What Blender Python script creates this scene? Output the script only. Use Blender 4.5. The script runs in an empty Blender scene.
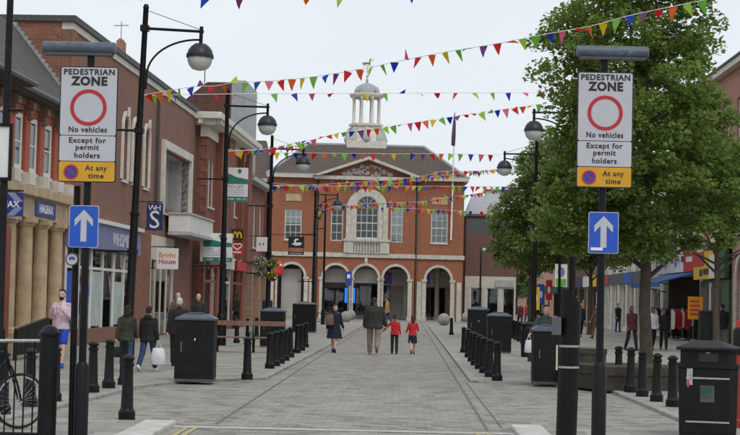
import bpy, bmesh, math, random
import numpy as np
from mathutils import Vector, Matrix
random.seed(7); rng = np.random.default_rng(11)
R = math.radians; PI = math.pi
scn = bpy.context.scene; col = scn.collection

# ---------------------------------------------------------------- camera
FPX = 1580.0; CAMH = 1.7; ROLL = R(1.3)
UP0, VP0 = 34.0, -82.5                      # vanishing point of the street, from the image centre
uu = UP0*math.cos(ROLL) - VP0*math.sin(ROLL); vv = UP0*math.sin(ROLL) + VP0*math.cos(ROLL)
pitch = math.atan2(-vv, math.hypot(FPX, uu)); yaw = math.atan2(uu, FPX)
fwd = Vector((-math.sin(yaw)*math.cos(pitch), math.cos(yaw)*math.cos(pitch), math.sin(pitch)))
right0 = Vector((math.cos(yaw), math.sin(yaw), 0)); up0 = right0.cross(fwd)
cright = right0*math.cos(ROLL) + up0*math.sin(ROLL)
cup = up0*math.cos(ROLL) - right0*math.sin(ROLL)
EYE = Vector((0, 0, CAMH))
cam = bpy.data.cameras.new('camera'); camo = bpy.data.objects.new('camera', cam); col.objects.link(camo)
cam.sensor_width = 36; cam.lens = FPX/740*36; cam.clip_end = 6000; cam.clip_start = .2
m = Matrix((cright, cup, -fwd)).transposed().to_4x4(); m.translation = EYE
camo.matrix_world = m; scn.camera = camo

# ---------------------------------------------------------------- sky and sun
SUN_EL, SUN_AZ = R(52), R(155)
w = bpy.data.worlds.new('World'); scn.world = w; w.use_nodes = True
nt = w.node_tree; N = nt.nodes; L = nt.links
for n in list(N): N.remove(n)
sky = N.new('ShaderNodeTexSky'); sky.sky_type = 'NISHITA'; sky.sun_disc = False
sky.sun_elevation = SUN_EL; sky.sun_rotation = SUN_AZ; sky.dust_density = 4; sky.air_density = 1.5
tc = N.new('ShaderNodeTexCoord'); nz = N.new('ShaderNodeTexNoise'); nz.inputs['Scale'].default_value = 2.2
nz.inputs['Detail'].default_value = 5; nz.inputs['Roughness'].default_value = .5
L.new(tc.outputs['Generated'], nz.inputs['Vector'])
rmp = N.new('ShaderNodeValToRGB'); rmp.color_ramp.elements[0].position = .3; rmp.color_ramp.elements[1].position = .7
rmp.color_ramp.elements[0].color = (8.3, 8.95, 9.6, 1); rmp.color_ramp.elements[1].color = (9.2, 9.6, 10.0, 1)
L.new(nz.outputs['Fac'], rmp.inputs['Fac'])
mx = N.new('ShaderNodeMix'); mx.data_type = 'RGBA'; mx.inputs['Factor'].default_value = .93
L.new(sky.outputs['Color'], mx.inputs['A']); L.new(rmp.outputs['Color'], mx.inputs['B'])
bg = N.new('ShaderNodeBackground'); bg.inputs['Strength'].default_value = .1
L.new(mx.outputs['Result'], bg.inputs['Color'])
wo = N.new('ShaderNodeOutputWorld'); L.new(bg.outputs['Background'], wo.inputs['Surface'])
sl = bpy.data.lights.new('sun', 'SUN'); sl.energy = 1.0; sl.angle = R(25); sl.color = (1, .96, .9)
so = bpy.data.objects.new('sun', sl); col.objects.link(so)
sd = Vector((math.sin(SUN_AZ)*math.cos(SUN_EL), math.cos(SUN_AZ)*math.cos(SUN_EL), math.sin(SUN_EL)))
so.rotation_euler = sd.to_track_quat('Z', 'Y').to_euler(); so.location = (0, 0, 60)
vs = scn.view_settings; vs.view_transform = 'Standard'; vs.look = 'None'; vs.exposure = 0; vs.gamma = 1
vs.use_curve_mapping = False
scn.render.engine = 'CYCLES'

# ---------------------------------------------------------------- pixel helpers (photo 740 x 435)
def ray(x, y): return cright*(x-370) + cup*(217.5-y) + fwd*FPX
def G(x, y, z=0.0):
    d = ray(x, y); t = (z-EYE.z)/d.z; p = EYE + d*t; return Vector((p.x, p.y, z))
def PY(x, y, Y):
    d = ray(x, y); return EYE + d*((Y-EYE.y)/d.y)
def PX(x, y, X):
    d = ray(x, y); return EYE + d*((X-EYE.x)/d.x)

# ---------------------------------------------------------------- mesh builder
class MB:
    def __init__(s): s.v = []; s.f = []
    def add(s, vs_, fs):
        o = len(s.v); s.v.extend([tuple(v) for v in vs_]); s.f.extend([tuple(o+i for i in f) for f in fs]); return s
    def bx(s, x0, x1, y0, y1, z0, z1):
        return s.add([(x0,y0,z0),(x1,y0,z0),(x1,y1,z0),(x0,y1,z0),(x0,y0,z1),(x1,y0,z1),(x1,y1,z1),(x0,y1,z1)],
            [(0,3,2,1),(4,5,6,7),(0,1,5,4),(1,2,6,5),(2,3,7,6),(3,0,4,7)])
    def taper(s, x0, x1, y0, y1, z0, z1, ix, iy):
        return s.add([(x0,y0,z0),(x1,y0,z0),(x1,y1,z0),(x0,y1,z0),(x0+ix,y0+iy,z1),(x1-ix,y0+iy,z1),(x1-ix,y1-iy,z1),(x0+ix,y1-iy,z1)],
            [(0,3,2,1),(4,5,6,7),(0,1,5,4),(1,2,6,5),(2,3,7,6),(3,0,4,7)])
    def lathe(s, prof, n=20, c=(0,0,0), axis='z', sx=1, sy=1):
        vs_ = []; fs = []
        for r, z in prof:
            for k in range(n):
                a = 2*PI*k/n; p = (r*math.cos(a)*sx, r*math.sin(a)*sy, z)
                if axis == 'y': p = (p[0], z, p[1])
                if axis == 'x': p = (z, p[0], p[1])
                vs_.append((p[0]+c[0], p[1]+c[1], p[2]+c[2]))
        for i in range(len(prof)-1):
            for k in range(n):
                fs.append((i*n+k, i*n+(k+1)%n, (i+1)*n+(k+1)%n, (i+1)*n+k))
        fs.append(tuple(range(n-1, -1, -1))); fs.append(tuple((len(prof)-1)*n+k for k in range(n)))
        if axis == 'y': fs = [f[::-1] for f in fs]
        return s.add(vs_, fs)
    def tube(s, path, r, n=8):
        path = [Vector(p) for p in path]; m_ = len(path)
        rs = r if isinstance(r, (list, tuple)) else [r]*m_
        vs_ = []; fs = []; prev = None
        for i, p in enumerate(path):
            t = (path[min(i+1, m_-1)] - path[max(i-1, 0)])
            t = t.normalized() if t.length > 1e-9 else Vector((0,0,1))
            a = prev if prev is not None else (Vector((0,0,1)) if abs(t.z) < .9 else Vector((1,0,0)))
            x = (a - t*a.dot(t)); x = x.normalized() if x.length > 1e-6 else t.orthogonal().normalized()
            prev = x; y = t.cross(x)
            for k in range(n):
                an = 2*PI*k/n; vs_.append(p + (x*math.cos(an) + y*math.sin(an))*rs[i])
        for i in range(m_-1):
            for k in range(n):
                fs.append((i*n+k, i*n+(k+1)%n, (i+1)*n+(k+1)%n, (i+1)*n+k))
        fs.append(tuple(range(n-1, -1, -1))); fs.append(tuple((m_-1)*n+k for k in range(n)))
        return s.add(vs_, fs)
    def ball(s, c, rx, ry=None, rz=None, n=14, m_=9):
        ry = ry or rx; rz = rz or rx
        vs_ = [(c[0], c[1], c[2]-rz)]; fs = []
        for i in range(1, m_):
            t = -PI/2 + PI*i/m_
            for k in range(n):
                a = 2*PI*k/n; vs_.append((c[0]+rx*math.cos(t)*math.cos(a), c[1]+ry*math.cos(t)*math.sin(a), c[2]+rz*math.sin(t)))
        vs_.append((c[0], c[1], c[2]+rz)); e = len(vs_)-1
        for k in range(n):
            fs.append((0, 1+(k+1)%n, 1+k)); fs.append((e, 1+(m_-2)*n+k, 1+(m_-2)*n+(k+1)%n))
        for i in range(m_-2):
            for k in range(n):
                fs.append((1+i*n+k, 1+i*n+(k+1)%n, 1+(i+1)*n+(k+1)%n, 1+(i+1)*n+k))
        return s.add(vs_, fs)
    def capsule(s, p0, p1, r0, r1, n=12):
        p0 = Vector(p0); p1 = Vector(p1); d = (p1-p0).normalized()
        P = []; Rr = []
        for t in (-80, -50, -20): P.append(p0 + d*r0*math.sin(R(t))); Rr.append(r0*math.cos(R(t)))
        P.append(p0); Rr.append(r0); P.append(p1); Rr.append(r1)
        for t in (20, 50, 80): P.append(p1 + d*r1*math.sin(R(t))); Rr.append(r1*math.cos(R(t)))
        return s.tube(P, Rr, n)
    def rings(s, rr, n=16):                  # rr: (cx, cy, z, rx, ry)
        vs_ = []; fs = []
        for cx, cy, z, rx, ry in rr:
            for k in range(n):
                a = 2*PI*k/n; vs_.append((cx+rx*math.cos(a), cy+ry*math.sin(a), z))
        for i in range(len(rr)-1):
            for k in range(n):
                fs.append((i*n+k, i*n+(k+1)%n, (i+1)*n+(k+1)%n, (i+1)*n+k))
        fs.append(tuple(range(n-1, -1, -1))); fs.append(tuple((len(rr)-1)*n+k for k in range(n)))
        return s.add(vs_, fs)
    def prism(s, poly, lo, hi, axis='y'):     # poly in (a, z); extruded along axis
        n = len(poly)
        def p(a, z, e): return (a, e, z) if axis == 'y' else ((e, a, z) if axis == 'x' else (a, z, e))
        vs_ = [p(a, z, lo) for a, z in poly] + [p(a, z, hi) for a, z in poly]
        fs = [tuple(range(n)), tuple(range(2*n-1, n-1, -1))] + [(i, i+n, (i+1)%n+n, (i+1)%n) for i in range(n)]
        return s.add(vs_, fs)
    def xf(s, M_):
        s.v = [tuple(M_ @ Vector(v)) for v in s.v]; return s
    def build(s, name, mat, parent=None, smooth=None, bevel=0, data=False):
        me = bpy.data.meshes.new(name); me.from_pydata(s.v, [], s.f); me.update()
        me.materials.append(mat)
        bm = bmesh.new(); bm.from_mesh(me); bmesh.ops.recalc_face_normals(bm, faces=bm.faces); bm.to_mesh(me); bm.free()
        if smooth: shade(me, smooth)
        if data: return me
        o = bpy.data.objects.new(name, me); col.objects.link(o)
        if parent is not None: o.parent = parent
        if bevel:
            b = o.modifiers.new('b', 'BEVEL'); b.width = bevel; b.segments = 2; b.limit_method = 'ANGLE'; b.angle_limit = R(40)
            TOAPPLY.append(o)
        return o
TOAPPLY = []
def shade(me, deg=40):
    n = len(me.polygons); me.polygons.foreach_set('use_smooth', [True]*n)
    bm = bmesh.new(); bm.from_mesh(me); lim = R(deg)
    for e in bm.edges:
        e.smooth = not (len(e.link_faces) == 2 and e.calc_face_angle(0) > lim)
    bm.to_mesh(me); bm.free()

def tag(o, label=None, cat=None, group=None, kind=None):
    if label: o['label'] = label
    if cat: o['category'] = cat
    if group: o['group'] = group
    if kind: o['kind'] = kind
    return o
def T(name, label, cat, loc=(0,0,0), rz=0, group=None):
    o = bpy.data.objects.new(name, None); col.objects.link(o); o.location = loc; o.rotation_euler = (0, 0, rz)
    o.empty_display_size = .2
    return tag(o, label, cat, group)
def link(name, me, parent=None, loc=(0,0,0), rot=(0,0,0)):
    o = bpy.data.objects.new(name, me); col.objects.link(o); o.parent = parent; o.location = loc; o.rotation_euler = rot; return o
def copy_tree(o, parent=None):
    c = o.copy(); col.objects.link(c); c.parent = parent
    for ch in list(o.children): copy_tree(ch, c)
    return c
def flat(poly, holes, t):                    # solid plate in (x, z), front at y=0, back at y=t
    cu = bpy.data.curves.new('t', 'CURVE'); cu.dimensions = '2D'; cu.fill_mode = 'BOTH'; cu.extrude = t/2
    for pl in [poly]+list(holes):
        sp = cu.splines.new('POLY'); sp.points.add(len(pl)-1); sp.use_cyclic_u = True
        for i, (a, b) in enumerate(pl): sp.points[i].co = (a, b, 0, 1)
    ob = bpy.data.objects.new('t', cu); me = bpy.data.meshes.new_from_object(ob)
    mb = MB(); mb.add([(v.co.x, t/2 - v.co.z, v.co.y) for v in me.vertices], [tuple(p.vertices) for p in me.polygons])
    bpy.data.objects.remove(ob); bpy.data.curves.remove(cu); bpy.data.meshes.remove(me)
    # weld the duplicate curve verts
    return mb
def rect(x0, x1, z0, z1): return [(x0,z0),(x1,z0),(x1,z1),(x0,z1)]
def arch(cx, hw, z0, zs, n=14, rise=None):
    rise = hw if rise is None else rise
    return ([(cx-hw,z0),(cx+hw,z0)] if abs(z0-zs) > 1e-4 else []) + [(cx+hw*math.cos(PI*k/n), zs+rise*math.sin(PI*k/n)) for k in range(n+1)]
def arcring(cx, r0, r1, z, n=16):
    return [(cx+r1*math.cos(PI*k/n), z+r1*math.sin(PI*k/n)) for k in range(n+1)] + [(cx+r0*math.cos(PI*k/n), z+r0*math.sin(PI*k/n)) for k in range(n,-1,-1)]
def rrect(x0, x1, z0, z1, r, n=5):
    out = []
    for cx, cz, a0 in ((x1-r,z0+r,-90),(x1-r,z1-r,0),(x0+r,z1-r,90),(x0+r,z0+r,180)):
        for k in range(n+1):
            a = R(a0+90*k/n); out.append((cx+r*math.cos(a), cz+r*math.sin(a)))
    return out
def circ(cx, cz, r, n=32): return [(cx+r*math.cos(2*PI*k/n), cz+r*math.sin(2*PI*k/n)) for k in range(n)]
def text_mb(s, size, x=0, z=0, y=0, bold=.0, t=.004, align='CENTER', sx=1.0, shear=0, space=1.0):
    cu = bpy.data.curves.new('t', 'FONT'); cu.body = s; cu.size = size; cu.align_x = align; cu.align_y = 'CENTER'
    cu.extrude = t/2; cu.offset = bold*size; cu.resolution_u = 3; cu.shear = shear; cu.space_character = space
    ob = bpy.data.objects.new('t', cu); me = bpy.data.meshes.new_from_object(ob)
    mb = MB(); mb.add([(x+v.co.x*sx, y-v.co.z, z+v.co.y) for v in me.vertices], [tuple(p.vertices) for p in me.polygons])
    bpy.data.objects.remove(ob); bpy.data.curves.remove(cu); bpy.data.meshes.remove(me)
    return mb

# ---------------------------------------------------------------- materials
def newmat(name):
    m_ = bpy.data.materials.new(name); m_.use_nodes = True
    nt_ = m_.node_tree; b = nt_.nodes['Principled BSDF']; return m_, nt_, b
def mix(nt_, a, b, fac, mode='MIX'):
    n = nt_.nodes.new('ShaderNodeMix'); n.data_type = 'RGBA'; n.blend_type = mode
    for k, v in (('A', a), ('B', b)):
        if hasattr(v, 'is_output') or hasattr(v, 'links'): nt_.links.new(v, n.inputs[k])
        else: n.inputs[k].default_value = (*v, 1)
    if hasattr(fac, 'links'): nt_.links.new(fac, n.inputs['Factor'])
    else: n.inputs['Factor'].default_value = fac
    return n.outputs['Result']
def noise(nt_, vec, scale, detail=4, rough=.6, sc3=None):
    if sc3:
        mp = nt_.nodes.new('ShaderNodeMapping'); mp.inputs['Scale'].default_value = sc3; nt_.links.new(vec, mp.inputs['Vector']); vec = mp.outputs['Vector']
    n = nt_.nodes.new('ShaderNodeTexNoise'); n.inputs['Scale'].default_value = scale; n.inputs['Detail'].default_value = detail
    n.inputs['Roughness'].default_value = rough; nt_.links.new(vec, n.inputs['Vector']); return n.outputs['Fac']
def ramp(nt_, fac, p0, p1, c0=(0,0,0), c1=(1,1,1)):
    n = nt_.nodes.new('ShaderNodeValToRGB'); e = n.color_ramp.elements
    e[0].position = p0; e[1].position = p1; e[0].color = (*c0, 1); e[1].color = (*c1, 1)
    nt_.links.new(fac, n.inputs['Fac']); return n.outputs['Color']
def bump(nt_, b, h, strength=.3, dist=.01):
    n = nt_.nodes.new('ShaderNodeBump'); n.inputs['Strength'].default_value = strength; n.inputs['Distance'].default_value = dist
    nt_.links.new(h, n.inputs['Height']); nt_.links.new(n.outputs['Normal'], b.inputs['Normal'])
def M(name, c, rough=.6, var=.25, scale=2.0, bmp=.15, bscale=60, metal=0, streak=0, spec=.5, coat=0, dirt=None):
    m_, nt_, b = newmat(name); g = nt_.nodes.new('ShaderNodeNewGeometry').outputs['Position']
    lo = tuple(x*(1-var) for x in c); hi = tuple(min(1, x*(1+var)) for x in c)
    cc = mix(nt_, lo, hi, ramp(nt_, noise(nt_, g, scale, 6), .3, .7))
    if streak: cc = mix(nt_, cc, tuple(x*.45 for x in c), ramp(nt_, noise(nt_, g, 1.0, 6, .7, (3,3,.35)), .52, .8, (0,0,0), (streak,)*3))
    if dirt: cc = mix(nt_, cc, dirt, ramp(nt_, noise(nt_, g, scale*.7, 8, .75), .55, .75, (0,0,0), (.6,)*3))
    nt_.links.new(cc, b.inputs['Base Color'])
    b.inputs['Roughness'].default_value = rough; b.inputs['Metallic'].default_value = metal
    b.inputs['Specular IOR Level'].default_value = spec; b.inputs['Coat Weight'].default_value = coat
    if bmp: bump(nt_, b, noise(nt_, g, bscale, 3), bmp, .006)
    return m_
def brickmat(name, c1, c2, mortar, w=.225, h=.075, mort=.010, streak=.3, rough=.85, blotch=.3, dirt=(.06,.05,.045), floor=False, contr=.66):
    m_, nt_, b = newmat(name); tcn = nt_.nodes.new('ShaderNodeTexCoord').outputs['Object']
    sp = nt_.nodes.new('ShaderNodeSeparateXYZ'); nt_.links.new(tcn, sp.inputs[0])
    cb = nt_.nodes.new('ShaderNodeCombineXYZ')
    if floor:
        nt_.links.new(sp.outputs['X'], cb.inputs['X']); nt_.links.new(sp.outputs['Y'], cb.inputs['Y'])
    else:
        ad = nt_.nodes.new('ShaderNodeMath'); nt_.links.new(sp.outputs['X'], ad.inputs[0]); nt_.links.new(sp.outputs['Y'], ad.inputs[1])
        nt_.links.new(ad.outputs[0], cb.inputs['X']); nt_.links.new(sp.outputs['Z'], cb.inputs['Y'])
    br = nt_.nodes.new('ShaderNodeTexBrick'); nt_.links.new(cb.outputs[0], br.inputs['Vector'])
    br.inputs['Color1'].default_value = (*c1, 1); br.inputs['Color2'].default_value = (*c2, 1); br.inputs['Mortar'].default_value = (*mortar, 1)
    br.inputs['Scale'].default_value = 1; br.inputs['Mortar Size'].default_value = mort; br.inputs['Mortar Smooth'].default_value = .2
    br.inputs['Brick Width'].default_value = w; br.inputs['Row Height'].default_value = h; br.inputs['Bias'].default_value = -.1
    cc = br.outputs['Color']
    if floor:
        wv = nt_.nodes.new('ShaderNodeVectorMath'); wv.operation = 'MULTIPLY_ADD'; nz_ = nt_.nodes.new('ShaderNodeTexNoise'); nz_.inputs['Scale'].default_value = 2.5; nz_.inputs['Detail'].default_value = 3
        nt_.links.new(tcn, nz_.inputs['Vector']); nt_.links.new(nz_.outputs['Color'], wv.inputs[0]); wv.inputs[1].default_value = (.09,.09,0); nt_.links.new(cb.outputs[0], wv.inputs[2]); nt_.links.new(wv.outputs[0], br.inputs['Vector'])
        br.inputs['Color1'].default_value = (0,0,0,1); br.inputs['Color2'].default_value = (1,1,1,1); br.inputs['Mortar'].default_value = (.3,.3,.3,1); br.inputs['Bias'].default_value = 0
        cr_ = nt_.nodes.new('ShaderNodeValToRGB'); el = cr_.color_ramp.elements; nt_.links.new(br.outputs['Color'], cr_.inputs['Fac'])
        el[0].position = 0; el[0].color = (*[x*contr for x in c2], 1); el[1].position = 1; el[1].color = (*[x*1.12 for x in c1], 1)
        for p_, q_ in ((.18, c2), (.55, c1)): k_ = el.new(p_); k_.color = (*q_, 1)
        cc = mix(nt_, cr_.outputs['Color'], mortar, br.outputs['Fac'])
    cc = mix(nt_, cc, tuple(x*.55 for x in c1), ramp(nt_, noise(nt_, tcn, .7, 6, .7), .45, .75, (0,0,0), (blotch,)*3))
    cc = mix(nt_, cc, tuple(min(1, x*1.5) for x in c2), ramp(nt_, noise(nt_, tcn, 1.9, 6, .75), .52, .8, (0,0,0), (blotch,)*3))
    if floor: cc = mix(nt_, cc, tuple(x*.5 for x in c1), ramp(nt_, noise(nt_, tcn, 1.0, 7, .78, (1.3,6,1)), .52, .7, (0,0,0), (.6,)*3))
    if floor: cc = mix(nt_, cc, (.06,.056,.05), ramp(nt_, noise(nt_, tcn, 9, 3, .6), .68, .74, (0,0,0), (.55,)*3))
    if floor: cc = mix(nt_, cc, (.42,.40,.36), ramp(nt_, noise(nt_, tcn, 3.1, 7, .8), .56, .75, (0,0,0), (.4,)*3))
    if streak: cc = mix(nt_, cc, dirt, ramp(nt_, noise(nt_, tcn, 1.0, 7, .7, (2,2,.3) if not floor else (.5,.5,.5)), .5, .8, (0,0,0), (streak,)*3))
    nt_.links.new(cc, b.inputs['Base Color']); b.inputs['Roughness'].default_value = rough
    ad2 = nt_.nodes.new('ShaderNodeMath'); ad2.operation = 'MULTIPLY_ADD'
    nt_.links.new(br.outputs['Fac'], ad2.inputs[0]); ad2.inputs[1].default_value = -1; nt_.links.new(noise(nt_, tcn, 30, 3), ad2.inputs[2])
    bump(nt_, b, ad2.outputs[0], .5, .006)
    return m_
def tilemat(name, c, w=.2, h=.12, moss=(.10,.11,.05), mossamt=.35):
    m_ = brickmat(name, c, tuple(x*.7 for x in c), tuple(x*.35 for x in c), w, h, .012, .0, .85, .35)
    nt_ = m_.node_tree; b = nt_.nodes['Principled BSDF']; src = b.inputs['Base Color'].links[0].from_socket
    tcn = nt_.nodes.new('ShaderNodeTexCoord').outputs['Object']
    cc = mix(nt_, src, moss, ramp(nt_, noise(nt_, tcn, .9, 8, .75, (1.5,1.5,.5)), .5, .7, (0,0,0), (mossamt,)*3))
    nt_.links.new(cc, b.inputs['Base Color']); return m_
def glassmat(name, tint=(.75,.8,.8), rough=.02, refl=1.0):
    m_, nt_, b = newmat(name); nt_.nodes.remove(b); out = nt_.nodes['Material Output']
    tr = nt_.nodes.new('ShaderNodeBsdfTransparent'); tr.inputs['Color'].default_value = (*tint, 1)
    gl = nt_.nodes.new('ShaderNodeBsdfGlossy'); gl.inputs['Roughness'].default_value = rough; gl.inputs['Color'].default_value = (.95,.97,1,1)
    g = nt_.nodes.new('ShaderNodeNewGeometry').outputs['Position']
    bn = nt_.nodes.new('ShaderNodeBump'); bn.inputs['Strength'].default_value = .06; bn.inputs['Distance'].default_value = .02
    nt_.links.new(noise(nt_, g, 1.2, 2), bn.inputs['Height']); nt_.links.new(bn.outputs['Normal'], gl.inputs['Normal'])
    fr = nt_.nodes.new('ShaderNodeFresnel'); fr.inputs['IOR'].default_value = 1.55
    ms = nt_.nodes.new('ShaderNodeMixShader'); nt_.links.new(fr.outputs[0], ms.inputs['Fac'])
    nt_.links.new(tr.outputs[0], ms.inputs[1]); nt_.links.new(gl.outputs[0], ms.inputs[2]); nt_.links.new(ms.outputs[0], out.inputs['Surface'])
    return m_
def leafmat(name, dark, light, trans=.35):
    m_, nt_, b = newmat(name); g = nt_.nodes.new('ShaderNodeNewGeometry')
    cc = ramp(nt_, g.outputs['Random Per Island'], 0, 1, dark, light)
    nt_.links.new(cc, b.inputs['Base Color']); b.inputs['Roughness'].default_value = .5; b.inputs['Specular IOR Level'].default_value = .35
    tl = nt_.nodes.new('ShaderNodeBsdfTranslucent'); nt_.links.new(mix(nt_, cc, (.25,.4,.05), .3), tl.inputs['Color'])
    ms = nt_.nodes.new('ShaderNodeMixShader'); ms.inputs['Fac'].default_value = trans
    out = nt_.nodes['Material Output']; nt_.links.new(b.outputs[0], ms.inputs[1]); nt_.links.new(tl.outputs[0], ms.inputs[2]); nt_.links.new(ms.outputs[0], out.inputs['Surface'])
    return m_
def emitmat(name, c, s):
    m_, nt_, b = newmat(name); b.inputs['Base Color'].default_value = (*c, 1); b.inputs['Emission Color'].default_value = (*c, 1); b.inputs['Emission Strength'].default_value = s
    return m_

K = {}
K['brick_hall'] = brickmat('hall brick', (.38,.11,.047), (.27,.076,.036), (.3,.19,.12), streak=.45, blotch=.35)
K['brick_shop'] = brickmat('shop brick', (.255,.10,.066), (.18,.066,.045), (.26,.2,.15), streak=.35, blotch=.35)
K['brick_gable'] = brickmat('gable brick', (.30,.105,.06), (.18,.06,.04), (.25,.17,.12), w=.225, h=.08, mort=.009, streak=.3)
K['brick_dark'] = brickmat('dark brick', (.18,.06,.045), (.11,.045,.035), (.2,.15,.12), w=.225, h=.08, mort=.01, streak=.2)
K['brick_town'] = brickmat('townhouse brick', (.27,.07,.042), (.19,.05,.032), (.22,.15,.11), streak=.4, blotch=.35)
K['brick_brown'] = brickmat('brown brick', (.19,.085,.065), (.14,.06,.05), (.22,.18,.15), streak=.2)
K['brick_pink'] = brickmat('pink brick', (.46,.24,.18), (.38,.18,.13), (.45,.4,.34), streak=.15)
K['brick_orange'] = brickmat('orange brick', (.42,.15,.09), (.33,.11,.07), (.38,.32,.26), streak=.2)
K['terracotta'] = brickmat('terracotta', (.46,.115,.06), (.4,.095,.05), (.36,.12,.07), streak=.25)
K['sett'] = brickmat('street setts', (.30,.286,.25), (.235,.223,.19), (.165,.155,.13), w=.25, h=.19, mort=.006, streak=.45, rough=.8, blotch=.35, dirt=(.125,.115,.098), floor=True)
K['slab'] = brickmat('paving slabs', (.315,.30,.265), (.265,.252,.22), (.17,.16,.14), w=.6, h=.45, mort=.01, streak=.5, rough=.78, blotch=.35, dirt=(.15,.14,.12), floor=True, contr=.75)
K['ground'] = M('asphalt', (.09,.088,.085), .9, .3, .8, .3, 40)
K['kerb'] = M('granite kerb', (.30,.295,.28), .75, .25, 6, .3, 90, dirt=(.12,.115,.1))
K['kerb_pale'] = M('pale kerb', (.5,.485,.46), .75, .2, 5, .3, 90, dirt=(.25,.24,.22))
K['channel'] = M('dark channel stone', (.13,.122,.11), .75, .3, 5, .3, 90)
K['yellow_paint'] = M('worn yellow paint', (.40,.33,.16), .7, .25, 9, .3, 80, dirt=(.25,.235,.2))
K['white_paint'] = M('worn white paint', (.42,.41,.37), .7, .3, 9, .3, 80, dirt=(.3,.29,.27))
K['steel'] = M('worn steel cover', (.48,.47,.45), .35, .3, 30, .2, 80, metal=.8)
K['iron_cover'] = M('cast iron cover', (.05,.05,.05), .5, .3, 30, .3, 50, metal=.4)
K['black'] = M('black gloss paint', (.0065,.0067,.0075), .42, .4, 7, .08, 40, spec=.22, dirt=(.022,.019,.016))
K['black_matt'] = M('black plastic', (.0085,.009,.0095), .5, .35, 6, .12, 60, spec=.22, dirt=(.026,.025,.022))
K['lid'] = M('slate grey lid', (.06,.072,.10), .45, .3, 8, .1, 40)
K['hood'] = M('dark lamp hood', (.02,.024,.034), .4, .3, 8, .1, 40, spec=.35)
K['bar_grey'] = M('painted lamp housing', (.075,.10,.135), .45, .3, 9, .1, 40, dirt=(.3,.34,.38))
K['white'] = M('white paint', (.72,.72,.69), .5, .06, 3, .05, 40, streak=.12)
K['white_stone'] = M('white stone', (.64,.61,.54), .8, .15, 3, .2, 50, streak=.5, dirt=(.42,.39,.33))
K['grey_stone'] = M('grey lead stone', (.45,.45,.44), .7, .2, 3, .2, 50, streak=.3)
K['tan_stone'] = M('tan stone', (.47,.355,.225), .85, .22, 2.5, .35, 40, streak=.7, dirt=(.27,.2,.13))
K['brown_stone'] = brickmat('brown stone blocks', (.36,.235,.165), (.31,.2,.14), (.2,.13,.09), w=.6, h=.3, mort=.014, streak=.3)
K['carved'] = M('carved brown', (.21,.13,.08), .8, .4, 18, .6, 40)
K['granite_red'] = M('red granite', (.28,.055,.035), .35, .35, 25, .05, 60)
K['slate'] = tilemat('slate roof', (.105,.10,.098))
K['tile'] = tilemat('brown tile roof', (.13,.095,.08), .17, .1, (.12,.12,.07), .45)
K['tile_red'] = tilemat('red tile roof', (.16,.075,.055), .17, .1, (.1,.09,.06), .3)
K['lead'] = M('lead flashing', (.33,.35,.37), .55, .2, 6, .15, 30)
K['gutter'] = M('grey gutter', (.11,.12,.13), .55, .2, 5, .1, 30)
K['coping'] = M('dark coping', (.07,.075,.075), .7, .3, 5, .2, 40)
K['glass'] = glassmat('window glass', (.9,.93,.93)); K['shopglass'] = glassmat('shop glass', (.82,.86,.86))
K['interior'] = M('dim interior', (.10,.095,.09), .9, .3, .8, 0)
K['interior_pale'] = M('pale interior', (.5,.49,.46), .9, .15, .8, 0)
K['blind'] = M('white blind', (.8,.8,.78), .8, .05, 2, .1, 30)
K['hfx'] = M('royal blue board', (.02,.035,.25), .4, .1, 4, .03, 30)
K['lilac'] = M('lilac fascia', (.19,.20,.38), .5, .12, 2, .05, 30, streak=.2)
K['navy'] = M('navy board', (.012,.03,.13), .4, .1, 3, .03, 30)
K['letter_white'] = M('white lettering', (.78,.78,.78), .5, .03, 5, 0)
K['letter_grey'] = M('silver lettering', (.55,.56,.62), .45, .05, 5, 0)
K['sign_white'] = M('sign white', (.50,.51,.55), .45, .04, 6, 0, streak=.06)
K['sign_black'] = M('sign black', (.014,.014,.016), .5, .1, 5, 0)
K['sign_red'] = M('sign red', (.46,.016,.03), .45, .08, 5, 0)
K['sign_yellow'] = M('sign yellow', (.66,.33,.015), .45, .08, 5, 0)
K['sign_blue'] = M('sign blue', (.01,.085,.5), .42, .06, 5, 0)
K['ring_blue'] = M('ring blue', (.03,.05,.33), .45, .08, 5, 0)
K['orange_text'] = M('orange print', (.75,.25,.03), .5, .05, 5, 0)
K['red_text'] = M('red print', (.55,.04,.06), .5, .05, 5, 0)
K['green_print'] = M('teal print', (.02,.20,.15), .5, .06, 5, 0)
K['gold'] = M('gilded metal', (.38,.29,.14), .45, .2, 20, 0, metal=.4)
K['trim'] = M('weathered trim stone', (.55,.52,.455), .8, .2, 3, .25, 50, streak=.6, dirt=(.36,.335,.28))
K['panel_grey'] = M('grey panel', (.42,.41,.38), .8, .12, 1.5, .1, 30, streak=.3)  # plain pale grey, varied at random with streaks
K['display'] = M('display board and pane sheen', (.42,.47,.45), .7, .2, 1.3, 0)
K['mgold'] = M('golden print', (.8,.5,.02), .5, .05, 5, 0)
K['bright_red'] = M('red board', (.58,.02,.025), .45, .1, 4, 0)
K['bright_yellow'] = M('yellow board', (.78,.50,.02), .45, .08, 4, 0)
K['bright_green'] = M('green board', (.16,.42,.05), .5, .1, 4, 0)
K['dark_green'] = M('dark green shopfront', (.015,.085,.035), .45, .15, 4, .05, 40)
K['awning'] = M('blue canvas', (.035,.12,.32), .75, .15, 5, .1, 60)
K['orange_board'] = M('orange board', (.80,.30,.01), .5, .06, 4, 0)
K['cream'] = M('cream render', (.60,.56,.47), .8, .1, 2, .1, 40, streak=.3)
K['wood'] = M('weathered wood', (.21,.115,.07), .6, .3, 14, .2, 60)
K['clear_bowl'] = M('lamp bowl', (.55,.55,.52), .15, .1, 6, 0, spec=.7, coat=.5)
K['sphere'] = M('concrete ball', (.30,.29,.265), .85, .2, 5, .3, 60, dirt=(.2,.19,.17))
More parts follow.
